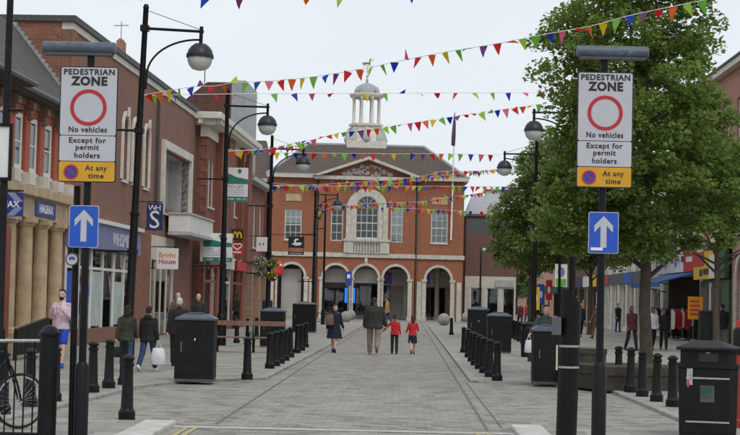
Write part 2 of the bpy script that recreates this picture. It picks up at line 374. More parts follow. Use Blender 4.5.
K['moss_wall'] = M('mossy wall', (.042,.037,.026), .9, .35, 5, .6, 30, dirt=(.035,.042,.016))
K['bark'] = M('bark', (.075,.06,.045), .9, .35, 9, .8, 30)
K['leaf'] = leafmat('plane leaves', (.09,.14,.03), (.27,.35,.10), .5)
K['leaf2'] = leafmat('maple leaves', (.10,.155,.04), (.28,.36,.12), .5)
K['leaf_far'] = leafmat('far leaves', (.07,.11,.045), (.2,.26,.11))
K['skin'] = M('skin', (.50,.28,.20), .55, .08, 8, 0); K['skin2'] = M('pale skin', (.58,.36,.28), .55, .08, 8, 0)
K['skin3'] = M('brown skin', (.20,.10,.065), .55, .08, 8, 0)
K['glow_blue'] = emitmat('screen', (.03,.25,.85), .9)
K['tyre'] = M('tyre rubber', (.016,.016,.017), .8, .2, 20, .1, 60)
def cloth(n, c, rough=.9): 
    K[n] = M(n, c, rough, .3, 11, .9, 16); K[n].node_tree.nodes['Bump'].inputs['Distance'].default_value = .03; return K[n]
for n_, c_ in dict(c_black=(.014,.014,.017), c_navy=(.012,.016,.035), c_olive=(.035,.036,.024), c_char=(.03,.033,.03), c_khaki=(.23,.19,.145),
    c_jean=(.03,.055,.13), c_red=(.52,.02,.025), c_pink=(.62,.47,.55), c_blue=(.015,.07,.48), c_white=(.7,.7,.7), c_orange=(.45,.22,.05),
    c_brown=(.16,.10,.07), c_green=(.05,.075,.06), c_grey=(.13,.13,.13), h_dark=(.022,.015,.011), h_brown=(.055,.03,.018),
    h_white=(.55,.54,.51), h_bald=(.42,.24,.17), c_maroon=(.09,.02,.03)).items(): cloth(n_, c_)
# ================================================================ ground, street, pavements, kerbs
PAV = .05
def sheet(name, poly, z, mat, t=0):
    mb = MB()
    if t: mb.prism(poly, z-t, z, axis='z')
    else: mb.add([(x, y, z) for x, y in poly], [tuple(range(len(poly)))])
    return tag(mb.build(name, mat), kind='structure')
sheet('ground', [(-3000,-200),(3000,-200),(3000,5000),(-3000,5000)], -.02, K['ground'])
sheet('street', [(-16,-6),(16,-6),(16,240),(-16,240)], 0, K['sett'])
LK = [(-5.25,-5),(-5.1,20.2),(-4.75,28.5),(-4.2,30.6),(-2.78,32.4),(-2.62,54),(-2.5,110)]
RK = [(4.1,-5),(4.08,23.6),(4.03,31.4),(3.2,32.75),(1.42,33.3),(1.5,60),(1.62,110)]
sheet('pavement', LK + [(-2.5,112),(-30,112),(-30,-5)], PAV, K['slab'], .2)
sheet('pavement', RK + [(1.62,112),(30,112),(30,-5)], PAV, K['slab'], .2)
BL = [(-5.0,-5),(-5.0,20.55),(-3.0,20.75),(-2.95,20.6),(-2.95,-5)]
BR = [(4.0,-5),(4.0,21.2),(1.55,21.5),(1.48,21.3),(1.48,-5)]
sheet('pavement', [(-5.0,-5),(-5.0,20.6),(-3.34,20.74),(-3.34,-5)], PAV, K['slab'], .2)
sheet('pavement', [(4.0,-5),(4.0,21.35),(1.88,21.49),(1.88,-5)], PAV, K['slab'], .2)
def kerb(pts, width, side, mat, ln=.9, zt=PAV+.006, maxY=95, minY=12):
    e = tag(T('kerb', None, None), kind='structure'); e.location = (0,0,0)
    for (x0,y0),(x1,y1) in zip(pts[:-1], pts[1:]):
        a = Vector((x0,y0,0)); b = Vector((x1,y1,0)); d = (b-a); Ln = d.length; d.normalize(); nrm = Vector((-d.y, d.x, 0))*side
        n = max(1, round(Ln/ln)); 
        for k in range(n):
            p = a + d*(Ln*k/n); q = a + d*(Ln*(k+1)/n - .012)
            if p.y > maxY or q.y < minY: continue
            z1 = zt + random.uniform(-.003, .004); o = nrm*width; j = nrm*random.uniform(-.004,.004)
            mb = MB(); c4 = [p+j, q+j, q+o, p+o]; i4 = [p+j+nrm*.01+d*.006, q+j+nrm*.01-d*.006, q+o-d*.006, p+o+d*.006]
            mb.add([(v.x,v.y,-.05) for v in c4]+[(v.x,v.y,z1-.012) for v in c4]+[(v.x,v.y,z1) for v in i4],
                [(0,1,5,4),(1,2,6,5),(2,3,7,6),(3,0,4,7),(4,5,9,8),(5,6,10,9),(6,7,11,10),(7,4,8,11),(8,9,10,11)])
            mb.build('kerb_stone', mat, e)
    return e
kerb(LK, .16, 1, K['kerb']); kerb(RK, .16, -1, K['kerb'])
kerb([(-2.95,8),(-2.95,20.75)], .39, 1, K['kerb_pale'], minY=8)
kerb([(1.48,8),(1.48,21.5)], .4, -1, K['kerb_pale'], minY=8)
def strip(name, a, b, wdt, z, mat):
    a = Vector((*a,0)); b = Vector((*b,0)); d = (b-a).normalized(); n = Vector((-d.y,d.x,0))*wdt/2
    return sheet(name, [((a-n).x,(a-n).y),((b-n).x,(b-n).y),((b+n).x,(b+n).y),((a+n).x,(a+n).y)], z, mat)
strip('drain_channel', (1.14,21), (1.3,110), .045, .004, K['channel'])
strip('drain_channel', (1.36,21.6), (1.34,33.2), .03, .004, K['channel'])
strip('drain_channel', (-2.46,21), (-2.3,110), .045, .004, K['channel'])
strip('crossing_strip', (-2.94,20.45), (1.47,20.6), .33, .005, K['white_paint'])
strip('gutter_joint', (-2.94,20.68), (1.47,20.83), .05, .004, K['channel'])
for x0, y0 in ((-2.74,20.3),(-2.63,20.3),(.98,20.5),(1.12,20.5)):
    strip('yellow_line', (x0-.01, y0-5), (x0, y0), .065, .009, K['yellow_paint'])
for i, (px_, py_) in enumerate(((288,425),(416,426.5))):
    p = G(px_, py_)
    e = T('manhole_cover', ['round worn steel manhole cover set nearer the bank side', 'round worn steel manhole cover set nearer the litter bin side'][i], 'manhole cover', (p.x, p.y, 0))
    flat(circ(0,0,.2), [circ(0,0,.16)], .008).xf(Matrix.Rotation(PI/2,4,'X')).build('rim', K['steel'], e).location = (0,0,.002)
    flat(circ(0,0,.158), [], .01).xf(Matrix.Rotation(PI/2,4,'X')).build('cover', K['iron_cover'], e).location = (0,0,-.002)
    mbr = MB()
    for k in range(-3, 4): mbr.bx(-.12, .12, k*.04-.006, k*.04+.006, .007, .011)
    mbr.build('tread', K['steel'], e)
# ================================================================ buildings
class Bld:
    def __init__(s, name, label, x, y, rz, cat='building', group=None):
        s.o = T(name, label, cat, (x, y, 0), rz, group); s.x = x; s.y = y; s.rz = rz
        s.M = Matrix.Translation((x,y,0)) @ Matrix.Rotation(rz,4,'Z'); s.Mi = s.M.inverted()
    def px(s, X, Y, d=0.0):                  # pixel on the plane local y = d -> (u, z)
        o = s.Mi @ EYE; r = s.Mi.to_3x3() @ ray(X, Y); t = (d-o.y)/r.y; p = o + r*t; return p.x, p.z
    def u(s, X, d=0.0, y=250): return s.px(X, y, d)[0]
    def wall(s, name, poly, mat, holes=(), y=0, t=.3, parent=None):
        ob = flat(poly, holes, t).build(name, mat, parent or s.o); ob.location.y = y; return ob
    def box(s, name, mat, u0, u1, y0, y1, z0, z1, parent=None, bevel=0):
        return MB().bx(u0,u1,y0,y1,z0,z1).build(name, mat, parent or s.o, bevel=bevel)
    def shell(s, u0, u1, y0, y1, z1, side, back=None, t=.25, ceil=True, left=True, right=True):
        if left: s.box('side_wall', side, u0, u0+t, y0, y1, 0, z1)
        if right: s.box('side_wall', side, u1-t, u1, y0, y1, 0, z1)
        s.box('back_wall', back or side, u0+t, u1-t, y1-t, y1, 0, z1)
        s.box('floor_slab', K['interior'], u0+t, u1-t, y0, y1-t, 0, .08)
    def floor(s, u0, u1, y0, y1, z, mat=None): s.box('floor_slab', mat or K['interior'], u0+.25, u1-.25, y0, y1-.25, z, z+.25)
    def window(s, u0, u1, z0, z1, nx=2, nz=3, fm=None, y=.12, ft=.06, bt=.025, sill=None, arched=False, blind=0, sash=True, glass=None):
        fm = fm or K['white']; cx = (u0+u1)/2; hw = (u1-u0)/2
        if arched:
            zs = z1-hw; outer = arch(cx, hw, z0, zs); inner = arch(cx, hw-ft, z0+ft, zs)
        else: outer = rect(u0,u1,z0,z1); inner = rect(u0+ft,u1-ft,z0+ft,z1-ft)
        mb = flat(outer, [inner], .07)
        for k in range(1, nx):
            x = u0 + (u1-u0)*k/nx; top = z1-ft
            if arched: top = zs + math.sqrt(max(0, (hw-ft)**2-(x-cx)**2))
            mb.bx(x-bt/2, x+bt/2, .012, .05, z0+ft, top)
        zt = zs if arched else z1
        for k in range(1, nz+(1 if arched else 0)):
            z = z0 + (zt-z0)*k/nz; b = bt*1.8 if (sash and k == nz//2) else bt
            mb.bx(u0+ft, u1-ft, .015, .047, z-b/2, z+b/2)
        f = mb.build('window', fm, s.o); f.location.y = y
        p = flat(inner, [], .008).build('pane', glass or K['glass'], f); p.location.y = .03
        if sill is not None: MB().bx(u0-.08, u1+.08, -y-.07, .03, z0-.09, z0-.002).build('sill', sill, f)
        if blind:
            MB().bx(u0+.05, u1-.05, .06, .07, z1-(z1-z0)*blind, z1-.04 if not arched else zs).build('blind', K['blind'], f)
        return f
    def roof(s, name, mat, pts, faces, parent=None):
        return MB().add(pts, faces).build(name, mat, parent or s.o)
    def letters(s, txt, size, u, z, y, mat, bold=0, parent=None, sx=1.0, t=.02):
        return text_mb(txt, size, u, z, 0, bold, t, sx=sx).build('lettering', mat, parent or s.o)
SL = math.atan(.03)
def leftline(Y, off=0): return (-11.64+.03*Y+off, Y)

# ---------------------------------------------------------------- bank with tan columns (first on the bank side)
x0, y0 = leftline(31.0)
B = Bld('bank_building', 'orange terracotta bank with tan stone columns and slate roof', x0, y0, PI/2-SL)
Lh = (47.2-31.0)/math.cos(SL); U = lambda Y: (Y-31.0)/math.cos(SL)
E0 = 7.0
pil = [U(y) for y in (35.0,36.5,38.0,39.4,40.9,42.4,43.9,45.5,46.95)]
wins = [(a+.34, b-.34) for a, b in zip(pil[:-1], pil[1:])]
B.wall('upper_wall', rect(0,Lh,4.55,E0), K['terracotta'], [rect(a,b,4.95,6.45) for a,b in wins])
for a, b in wins: B.window(a, b, 4.95, 6.45, 1, 2, y=-.03, ft=.13, sill=K['white_stone'])
for a in pil:
    p = B.box('pilaster', K['terracotta'], a-.22, a+.22, -.1, -.002, 4.9, 6.45)
    MB().bx(a-.3, a+.3, -.28, -.003, 4.57, 4.9).build('pedestal', K['white_stone'], p)
    q = MB().bx(a-.13, a+.13, -.2, -.004, 6.46, 6.62).bx(a-.16, a+.16, -.27, -.004, 6.62, 6.8); q.lathe([(.02,-.15),(.09,-.13),(.09,.13),(.02,.15)], 10, (a,-.13,6.42), 'x').build('bracket', K['carved'], p)
B.box('frieze', K['carved'], 0, Lh, -.06, -.001, 6.72, 6.99)
B.box('cornice', K['tan_stone'], 0, Lh+.05, -.32, .0, 4.28, 4.55, bevel=.03)
B.box('entablature', K['tan_stone'], 0, Lh, -.16, .3, 3.7, 4.279)
cols = [U(y) for y in (36.0,37.6,39.2,40.85,42.5,44.1,45.8)]
holes = [rect(a+.36, b-.36, .7, 3.45) for a, b in zip(cols[:-1], cols[1:])]
B.wall('ground_wall', rect(0,Lh,.0,3.699), K['tan_stone'], holes, y=.12)
for a, b in zip(cols[:-1], cols[1:]):
    B.window(a+.36, b-.36, .7, 3.45, 1, 2, fm=K['tan_stone'], y=.26, ft=.08)
for a in cols:
    mb = MB(); n = 24; prof = [(.25,.62),(.25,.72),(.21,.76),(.205,1.6),(.195,2.6),(.18,3.42),(.2,3.46),(.24,3.5),(.24,3.56)]
    mb.lathe(prof, n, (a,-.1,0)).bx(a-.26,a+.26,-.36,.119,3.56,3.699).bx(a-.29,a+.29,-.39,.119,.5,.62).build('column', K['tan_stone'], B.o, smooth=35)
B.box('plinth', K['tan_stone'], 0, Lh, -.42, .119, 0, .499)
d_ = B.box('door', K['granite_red'], U(38.1), U(40.4), -.3, -.2, .5, 3.35)
MB().bx(U(39.2)-.03, U(39.2)+.03, -.36, -.305, .5, 3.3).build('door_frame', K['tan_stone'], d_)
MB().tube([(U(40.2),-.36,1.2),(U(40.2),-.36,1.6)], .02).build('handle', K['steel'], d_)
f_ = B.box('fascia', K['hfx'], U(43.1), U(45.3), -.19, -.161, 3.78, 4.22)
ob = text_mb('HALIFAX', .34, U(44.2), 4.0, -.195, .02, .02, sx=1.1).build('lettering', K['letter_white'], f_)
pitch_pts = [(-.1,-.45,E0),(Lh-.02,-.45,E0),(Lh-.02,1.75,9.75),(-.1,1.75,9.75),(-.1,3.95,E0),(Lh-.02,3.95,E0)]
rf = B.roof('roof', K['slate'], pitch_pts+[(-.1,-.45,E0-.08),(Lh-.02,-.45,E0-.08),(Lh-.02,3.95,E0-.08),(-.1,3.95,E0-.08)], [(0,1,2,3),(3,2,5,4),(6,9,8,7),(0,6,7,1),(1,7,8,5,2),(0,3,4,9,6),(4,5,8,9)])
MB().tube([(-.1,-.5,E0+.02),(Lh-.03,-.5,E0+.02)], .08).build('gutter', K['gutter'], rf)
for k in range(20):
    t = (k+.5)/20
    MB().bx(Lh-.16, Lh-.015, -.45+2.2*t-.06, -.45+2.2*t+.07, E0+2.75*t-.05, E0+2.75*t+.13).build('flashing_step', K['lead'], rf)
bay = B.roof('bay_roof', K['slate'], [(U(36),-1.0,6.95),(U(39.5),-1.0,6.95),(U(39.5),1.2,9.4),(U(36),1.2,9.4),(U(36),-1.0,6.85),(U(39.5),-1.0,6.85),(U(39.5),.1,6.85),(U(36),.1,6.85)], [(0,1,2,3),(0,4,5,1),(1,5,6,2),(0,3,7,4),(4,7,6,5),(2,6,7,3)])
MB().tube([(U(36),-1.04,6.93),(U(39.5)+.05,-1.04,6.93)], .07).build('gutter', K['gutter'], bay)
B.shell(0, Lh, .3, 4.2, 6.9, K['brick_dark']); B.floor(0, Lh, .3, 4.2, 4.0)
MB().bx(U(37),U(38.5),2.2,3.4,9.2,11).build('chimney', K['brick_gable'], rf)

# ---------------------------------------------------------------- stationer's block with portal and canopy
x0, y0 = leftline(47.22)
S = Bld('stationer_building', 'long brown brick shop block with arched windows and white framed portal', x0, y0, PI/2-SL)
Ls = (70.6-47.22)/math.cos(SL); HS = 10.0; V = lambda Y: (Y-47.22)/math.cos(SL)
aw = [(S.u(121.5), .42), (S.u(131.5), .42), (S.u(143), .42)]
pu0, pu1 = S.u(160), S.u(186.5)
wh0, wh1 = S.u(66), S.u(134); bh0, bh1 = S.u(150), S.u(173)
holes = [arch(c, .45, 5.7, 7.55) for c, _ in aw] + [rect(pu0, pu1, 5.2, 7.55)] + [rect(wh0, wh1, .12, 3.95), rect(bh0, bh1, .12, 4.0)]
S.wall('front_wall', rect(0, Ls, 0, HS-.35), K['brick_shop'], holes)
for c, _ in aw:
    f = S.window(c-.44, c+.44, 5.7, 7.99, 2, 4, y=.14, arched=True, sill=K['white_stone'], blind=.0)
    flat(arch(c, .6, 5.72, 7.55), [arch(c, .45, 5.71, 7.55)], .1).build('surround', K['white_stone'], f).location.y = -.14-.08
    MB().bx(c-.1, c+.1, -.3, -.23, 7.95, 8.28).build('keystone', K['white_stone'], f)
S.box('parapet_band', K['white_stone'], 0, Ls+.0, -.06, .3, HS-.349, HS-.13)
S.box('coping', K['coping'], -.1, Ls+.05, -.14, .42, HS-.129, HS+.06)
S.box('coping', K['coping'], -.1, .35, .421, 9, HS-.12, HS+.06)
MB().bx(-.02,.24,.3,9,0,HS-.12).build('side_wall', K['brick_gable'], S.o)
MB().bx(Ls-.25,Ls,.3,9,0,HS-.12).build('side_wall', K['brick_shop'], S.o)
S.box('back_wall', K['brick_shop'], .24, Ls-.25, 8.75, 9, 0, HS-.12)
S.box('flat_roof', K['coping'], .24, Ls-.25, .3, 8.75, HS-.5, HS-.3)
S.box('corner_pier', K['brick_gable'], -.03, .55, -.05, -.001, 4.3, HS-.36)
S.box('downpipe', K['coping'], S.u(153)-.05, S.u(153)+.05, -.13, -.02, 4.2, 9.6)
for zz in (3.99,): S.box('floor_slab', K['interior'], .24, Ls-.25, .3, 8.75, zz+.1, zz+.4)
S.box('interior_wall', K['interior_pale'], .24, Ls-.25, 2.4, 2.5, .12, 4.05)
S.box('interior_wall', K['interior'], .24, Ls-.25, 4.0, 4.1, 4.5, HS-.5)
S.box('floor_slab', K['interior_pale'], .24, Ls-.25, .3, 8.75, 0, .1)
# portal
fr = S.wall('portal', rect(pu0-.32, pu1+.32, 4.9, 7.87), K['white_stone'], [rect(pu0, pu1, 4.95, 7.55)], y=-.14, t=.139)
MB().bx(pu0, pu1, 1.0, 1.1, 5.0, 7.6).bx(pu0,pu1,.3,1.0,7.551,7.65).build('portal_panel', K['grey_stone'], fr)
MB().bx(pu1, pu1+.05, .16, 1.1, 5.0, 7.55).build('portal_panel', K['grey_stone'], fr)
MB().bx(pu0, pu0+.5, .95, .995, 5.1, 7.5).build('portal_panel', K['cream'], fr)
for k in (1,2): MB().bx(pu0+(pu1-pu0)*k/3-.03, pu0+(pu1-pu0)*k/3+.03, .9, .99, 5.1, 7.55).build('mullion', K['white_stone'], fr)
# canopy
cu0, cu1 = S.u(164), S.u(190)
cn = S.box('canopy', K['white'], cu0, cu1, -1.0, -.145, 4.25, 4.95, bevel=.02)
MB().bx(cu0-.06, cu1+.06, -1.06, -.146, 4.951, 5.03).bx(cu0-.06,cu1+.06,-1.06,-.146,4.12,4.249).build('canopy_trim', K['grey_stone'], cn)
# shop front of the stationer
fs = S.box('fascia', K['lilac'], wh0-.1, wh1+.1, -.22, -.001, 3.1, 3.95)
MB().bx(wh0-.2, wh1+.2, -.34, -.002, 3.951, 4.08).build('fascia_trim', K['white'], fs)
text_mb('WHSMITH', .62, V(54.6), 3.5, -.23, .015, .03, sx=1.25).build('lettering', K['letter_grey'], fs)
sf = MB(); n = 6
for k in range(n+1):
    uu_ = wh0 + (wh1-wh0)*k/n; wd = .16 if k in (0,2,4,n) else .08
    sf.bx(uu_-wd/2, uu_+wd/2, -.03, .08, .56, 3.09)
sf.bx(wh0,wh1,-.02,.07,2.45,2.54)
sfo = sf.build('shop_front', K['white'], S.o)
for k in range(n):
    a = wh0 + (wh1-wh0)*k/n; b = wh0 + (wh1-wh0)*(k+1)/n
    MB().bx(a+.08,b-.08,.02,.03,.56,3.09).build('pane', K['shopglass'], sfo)
S.box('stall_riser', K['brick_shop'], wh0, wh1, -.05, .25, .0, .559)
for k in range(6):
    a = wh0 + (wh1-wh0)*k/6; MB().bx(a+.2, a+(wh1-wh0)/6-.15, .55, .6, .56, 2.2+.25*(k%3)).build('display_backing', K['display'], sfo)
dsp = [K['sign_blue'], K['bright_red'], K['interior_pale'], K['white'], K['lilac'], K['cream'], K['bright_green'], K['navy']]
for k in range(10):
    a = wh0 + .3 + (wh1-wh0-1)*k/10; MB().bx(a, a+random.uniform(.4,.7), .2+random.uniform(0,.2), .5, .6, random.uniform(.9,1.7)).build('display_board', dsp[k%8], sfo)
# posters and pale sheets on glass
flat(circ(wh0+3.0, 1.75, .28, 20), [], .01).build('decal_and_sheen', K['sign_blue'], sfo).location.y = .006
MB().bx(wh0+.25, wh0+1.3, .004, .014, 1.2, 2.35).build('decal_and_sheen', K['sign_blue'], sfo)
for k_ in (2,4): MB().bx(wh0+(wh1-wh0)*k_/6+.1, wh0+(wh1-wh0)*(k_+1)/6-.1, .008, .014, .62, 2.4-.3*(k_==4)).build('decal_and_sheen', K['display'], sfo)  # pale sheets over two panes: a logo panel and painted-in sky reflection
# furniture shop door under the canopy
bf = MB().bx(bh0,bh0+.18,-.04,.08,.12,4.0).bx(bh1-.18,bh1,-.04,.08,.12,4.0).bx(bh0+.18,bh1-.18,-.04,.08,3.05,4.0)
for k in (1,2,3): bf.bx(bh0+(bh1-bh0)*k/4-.05,bh0+(bh1-bh0)*k/4+.05,.0,.08,.12,3.05)
bfo = bf.build('shop_front', K['cream'], S.o)
for k in range(4): MB().bx(bh0+(bh1-bh0)*k/4+.09, bh0+(bh1-bh0)*(k+1)/4-.06, .03,.04,.13,3.04).build('pane', K['shopglass'], bfo)
MB().bx(bh0+.8, bh0+2.0, .9, 1.4, .12, 1.5).build('display_board', K['orange_board'], bfo)
S.box('pier_band', K['brick_gable'], S.u(134.6), S.u(149), -.08, -.001, 0, 4.15)
cq = S.u(115.5, 2.6); cz = S.px(115.5, 36.5, 2.6)[1]
ch = MB().bx(cq-.4,cq+.4,2.5,2.75,HS-.3,cz).bx(cq-.3,cq+.3,2.55,2.7,cz,cz+.08).build('chimney', K['brick_orange'], S.o)
an = T('television_aerial', 'thin aerial mast on the brick chimney of the brown shop block', 'aerial', tuple(S.M @ Vector((cq-.2, 2.6, cz+.08))))
MB().tube([(0,0,0),(0,0,.75)], .015).build('mast', K['gutter'], an)
mb = MB().tube([(-.3,-.1,.55),(.3,.1,.6)], .012)
for k in range(5): mb.tube([(-.26+.13*k,-.22,.56+.01*k),(-.26+.13*k,.2,.56+.01*k)], .008, 5)
mb.build('aerial_array', K['gutter'], an)
# small railing at the step
e = T('step_railing', 'small black curved handrail outside the stationer window', 'railing', tuple(S.M @ Vector((wh0+2.2,-1.3,PAV))), PI/2-SL)
MB().tube([(0,0,0),(0,0,.85),(.12,0,.95),(.9,0,.95),(1.0,0,.88),(1.05,0,.7),(1.05,0,0)], .025).build('rail', K['black'], e)
for k in range(4): MB().tube([(.2+.2*k,0,0),(.2+.2*k,0,.94)], .012, 6).build('baluster', K['black'], e)

# ---------------------------------------------------------------- townhouse with white modillion cornice
TY = 70.75
tX = (202-404)/1580*TY
Tn = Bld('townhouse_building', 'tall red brick townhouse with heavy white bracketed cornice', tX, TY, PI/2-SL)
Lt = 14.2; HT = 9.35
zz = [(.75,1.4),(1.75,2.4),(7.9,8.8),(9.3,10.2),(11.4,12.3)]
holes = [rect(a,b,z0_,z1_) for a,b in zz for z0_,z1_ in ((5.75,7.9),(3.6,5.2))] + [rect(.7+4.6*k, .7+4.6*k+3.6, .3, 3.0) for k in range(3)]
Tn.wall('front_wall', rect(0,Lt,0,HT), K['brick_town'], holes)
for a,b in zz:
    Tn.window(a,b,5.75,7.9,2,4,y=.05,sill=K['white_stone'],blind=.4); Tn.window(a,b,3.6,5.2,2,3,y=.05,sill=K['white_stone'])
for a, b in ((2.95,7.3),(10.6,11.0),(12.8,14.1)): Tn.box('pilaster', K['brick_town'], a, b, -.3, -.001, 3.55, HT-.001)
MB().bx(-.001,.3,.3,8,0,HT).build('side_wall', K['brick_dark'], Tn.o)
for k in range(31): 
    MB().bx(-.03, .5 if k%2 else .32, -.03, .02 if k%2 else .25, .05+.3*k, .05+.3*k+.285).build('quoin', K['brick_dark'] if k%2 else K['brick_town'], Tn.o)
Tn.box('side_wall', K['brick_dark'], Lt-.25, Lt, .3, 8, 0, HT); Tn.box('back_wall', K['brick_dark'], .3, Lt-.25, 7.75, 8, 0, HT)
Tn.box('interior_wall', K['interior'], .3, Lt-.25, 3, 3.1, 0, HT)
cn = Tn.box('cornice', K['white_stone'], -.75, Lt+.3, -.75, .29, HT+.25, HT+.55, bevel=.03)
MB().bx(-.45,Lt+.1,-.45,.28,HT+.001,HT+.249).bx(-.1,Lt,-.1,.27,HT-.5,HT).build('cornice_bed', K['white_stone'], cn)
for k in range(22): MB().bx(-.3+.68*k,-.06+.68*k,-.7,-.46,HT+.04,HT+.248).build('modillion', K['white_stone'], cn)
for k in range(4): MB().bx(-.7,-.46,.1+.6*k,.3+.6*k,HT+.04,HT+.248).build('modillion', K['white_stone'], cn)
MB().bx(-.75,0,.291,8.1,HT+.25,HT+.55).bx(-.45,0,.291,8,HT+.001,HT+.249).build('cornice_return', K['white_stone'], cn)
zt = HT+.55
Tn.roof('roof', K['tile_red'], [(-.5,-.4,zt),(Lt,-.4,zt),(Lt,6,zt),(-.5,6,zt),(2.6,1.6,zt+.5),(Lt-1.5,1.6,zt+.5),(Lt-1.5,4,zt+.5),(2.6,4,zt+.5)], [(0,1,5,4),(1,2,6,5),(2,3,7,6),(3,0,4,7),(4,5,6,7),(0,3,2,1)])
for k in range(3):
    a = .7+4.6*k; f = MB().bx(a,a+.12,.02,.12,.3,3).bx(a+3.48,a+3.6,.02,.12,.3,3).bx(a+1.74,a+1.86,.02,.12,.3,3).bx(a+.12,a+3.48,.02,.12,2.3,2.42).build('shop_front', K['granite_red'] if k != 1 else K['white'], Tn.o)
    MB().bx(a+.12,a+3.48,.06,.07,.3,3).build('pane', K['shopglass'], f)
    MB().bx(a,a+3.6,-.2,-.145,3.02,3.5).build('fascia', [K['granite_red'],K['white_stone'],K['bright_red']][k], f)
# ---------------------------------------------------------------- gabled shop beyond
gY = 85.6; gX = tX+.03*(gY-TY)-.15
Gb = Bld('gabled_shop_building', 'brick shop with slate roof and stone pillared ground floor beside townhouse', gX, gY, PI/2-SL)
Lg = 8.6; HG = 8.0
gw = [(.8+2.8*k, 2.0+2.8*k) for k in range(3)]
Gb.wall('front_wall', rect(0,Lg,3.6,HG), K['brick_town'], [rect(a,b,4.5,7) for a,b in gw], )
for a,b in gw: Gb.window(a,b,4.5,7,2,4,y=.06,sill=K['white_stone'],blind=.5)
Gb.wall('ground_wall', rect(0,Lg,0,3.599), K['brown_stone'], [rect(1.1+3.4*k,3.5+3.4*k,.2,3) for k in range(2)], y=-.25, t=.5)
for k in range(2):
    f = MB().bx(1.1+3.4*k,1.25+3.4*k,0,.1,.2,3).bx(3.35+3.4*k,3.5+3.4*k,0,.1,.2,3).bx(2.25+3.4*k,2.35+3.4*k,0,.1,.2,3).build('shop_front', K['white'] if k else K['bright_red'], Gb.o)
    MB().bx(1.25+3.4*k,3.35+3.4*k,.04,.05,.2,3).build('pane', K['shopglass'], f)
for k in range(5):
    a = .55+3.4*k; 
    if a < Lg: Gb.box('pillar', K['brown_stone'], a-.42, min(a+.42, Lg+.2), -.45, -.251, 0, 3.3); 
Gb.box('string_course', K['brown_stone'], -.1, Lg+.1, -.55, -.001, 3.6, 3.95)
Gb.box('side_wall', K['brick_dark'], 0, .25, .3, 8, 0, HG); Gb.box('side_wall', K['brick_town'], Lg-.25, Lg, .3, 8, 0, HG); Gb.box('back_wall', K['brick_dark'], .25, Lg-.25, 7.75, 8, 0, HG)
Gb.box('interior_wall', K['interior'], .25, Lg-.25, 3, 3.1, 0, HG)
Gb.box('cornice', K['grey_stone'], -.3, Lg+.3, -.5, .3, HG+.001, HG+.25, bevel=.03)
at_ = MB().prism([(.95,HG+.26),(4.0,HG+.26),(3.75,12.2),(2.3,13.4),(.95,13.4)], .3, 5.0, axis='x').build('attic_storey', K['tile_red'], Gb.o)
MB().bx(.25,5.1,.15,.949,HG-.2,13.5).build('attic_gable', K['lead'], Gb.o); MB().tube([(1.2,2.6,13.4),(1.2,2.6,14.3)], .03).tube([(1.2,2.6,14.3),(1.2,3.0,14.3)], .03).build('flue', K['gutter'], at_)
rfg = Gb.roof('roof', K['slate'], [(-.2,-.5,HG+.25),(Lg+.2,-.5,HG+.25),(Lg+.2,8.2,HG+.25),(-.2,8.2,HG+.25),(-.2,3.2,HG+3),(Lg-3,3.2,HG+3)], [(0,1,5,4),(1,2,5),(2,3,4,5),(0,4,3),(0,3,2,1)])
MB().prism([(-.55,HG+.25),(-.2,HG+.25),(3.3,HG+3.1),(3.0,HG+3.2)], -.35, -.201, axis='x').build('verge', K['white_stone'], rfg)
MB().tube([(.5,-.12,HG),(.5,-.12,4)], .06).build('downpipe', K['coping'], Gb.o)
# ================================================================ guildhall at the end of the street
HY = 132.0; hc = PY(365, 300, HY).x; HR = R(4)
H = Bld('guildhall', 'red brick guildhall with arcade, white venetian window, pediment and cupola', hc, HY, HR)
HW = 8.15; CW = 4.05; ZS = 5.15; EV = 11.6
A = [-6.15, -2.5, 0.0, 2.5, 6.1]; AR = 1.03; ASP = 3.45
Z = K['trim']
outer = [a for a in (A[0], A[4])]
H.wall('arcade_wall', rect(-HW,-CW,0,ZS), K['brick_hall'], [arch(A[0],AR,.0001,ASP)], t=.6)
H.wall('arcade_wall', rect(CW,HW,0,ZS), K['brick_hall'], [arch(A[4],AR,.0001,ASP)], t=.6)
H.wall('arcade_wall', rect(-CW,CW,0,ZS), K['brick_hall'], [arch(a,AR,.0001,ASP) for a in A[1:4]], y=-.35, t=.95)
for i, a in enumerate(A):
    yf = -.35 if 0 < i < 4 else 0
    o = H.wall('archivolt', arcring(a, AR-.01, AR+.2, ASP), Z, y=yf-.06, t=.059)
    for s_ in (-1, 1):
        u = a+s_*(AR+.16)
        H.box('pilaster', Z, u-.17, u+.17, yf-.1, yf-.001, .3, ASP-.2); H.box('impost', Z, u-.24, u+.24, yf-.16, yf-.002, ASP-.199, ASP+.0)
        H.box('pilaster_base', Z, u-.22, u+.22, yf-.14, yf-.0015, 0, .299)
for s_ in (-1,1):
    for q in (HW-.3, CW+.45): 
        H.box('pilaster', Z, s_*q-.2, s_*q+.2, -.1, -.0011, .0, ASP-.2)
MB().bx(-.13,.13,-.47,-.411,ASP+AR+.0,ZS-.02).build('keystone', Z, H.o)
H.box('string_course', Z, -HW-.1, -CW-.001, -.16, .3, ZS+.001, ZS+.35); H.box('string_course', Z, CW+.001, HW+.1, -.16, .3, ZS+.001, ZS+.35)
H.box('string_course', Z, -CW, CW, -.5, .3, ZS+.002, ZS+.36)
Z1 = ZS+.351
ow = .7
H.wall('upper_wall', rect(-HW,-CW,Z1,EV), K['brick_hall'], [rect(A[0]-ow,A[0]+ow,6.5,9.05)])
H.wall('upper_wall', rect(CW,HW,Z1,EV), K['brick_hall'], [rect(A[4]-ow,A[4]+ow,6.5,9.05)])
nw = .5; vw = .95
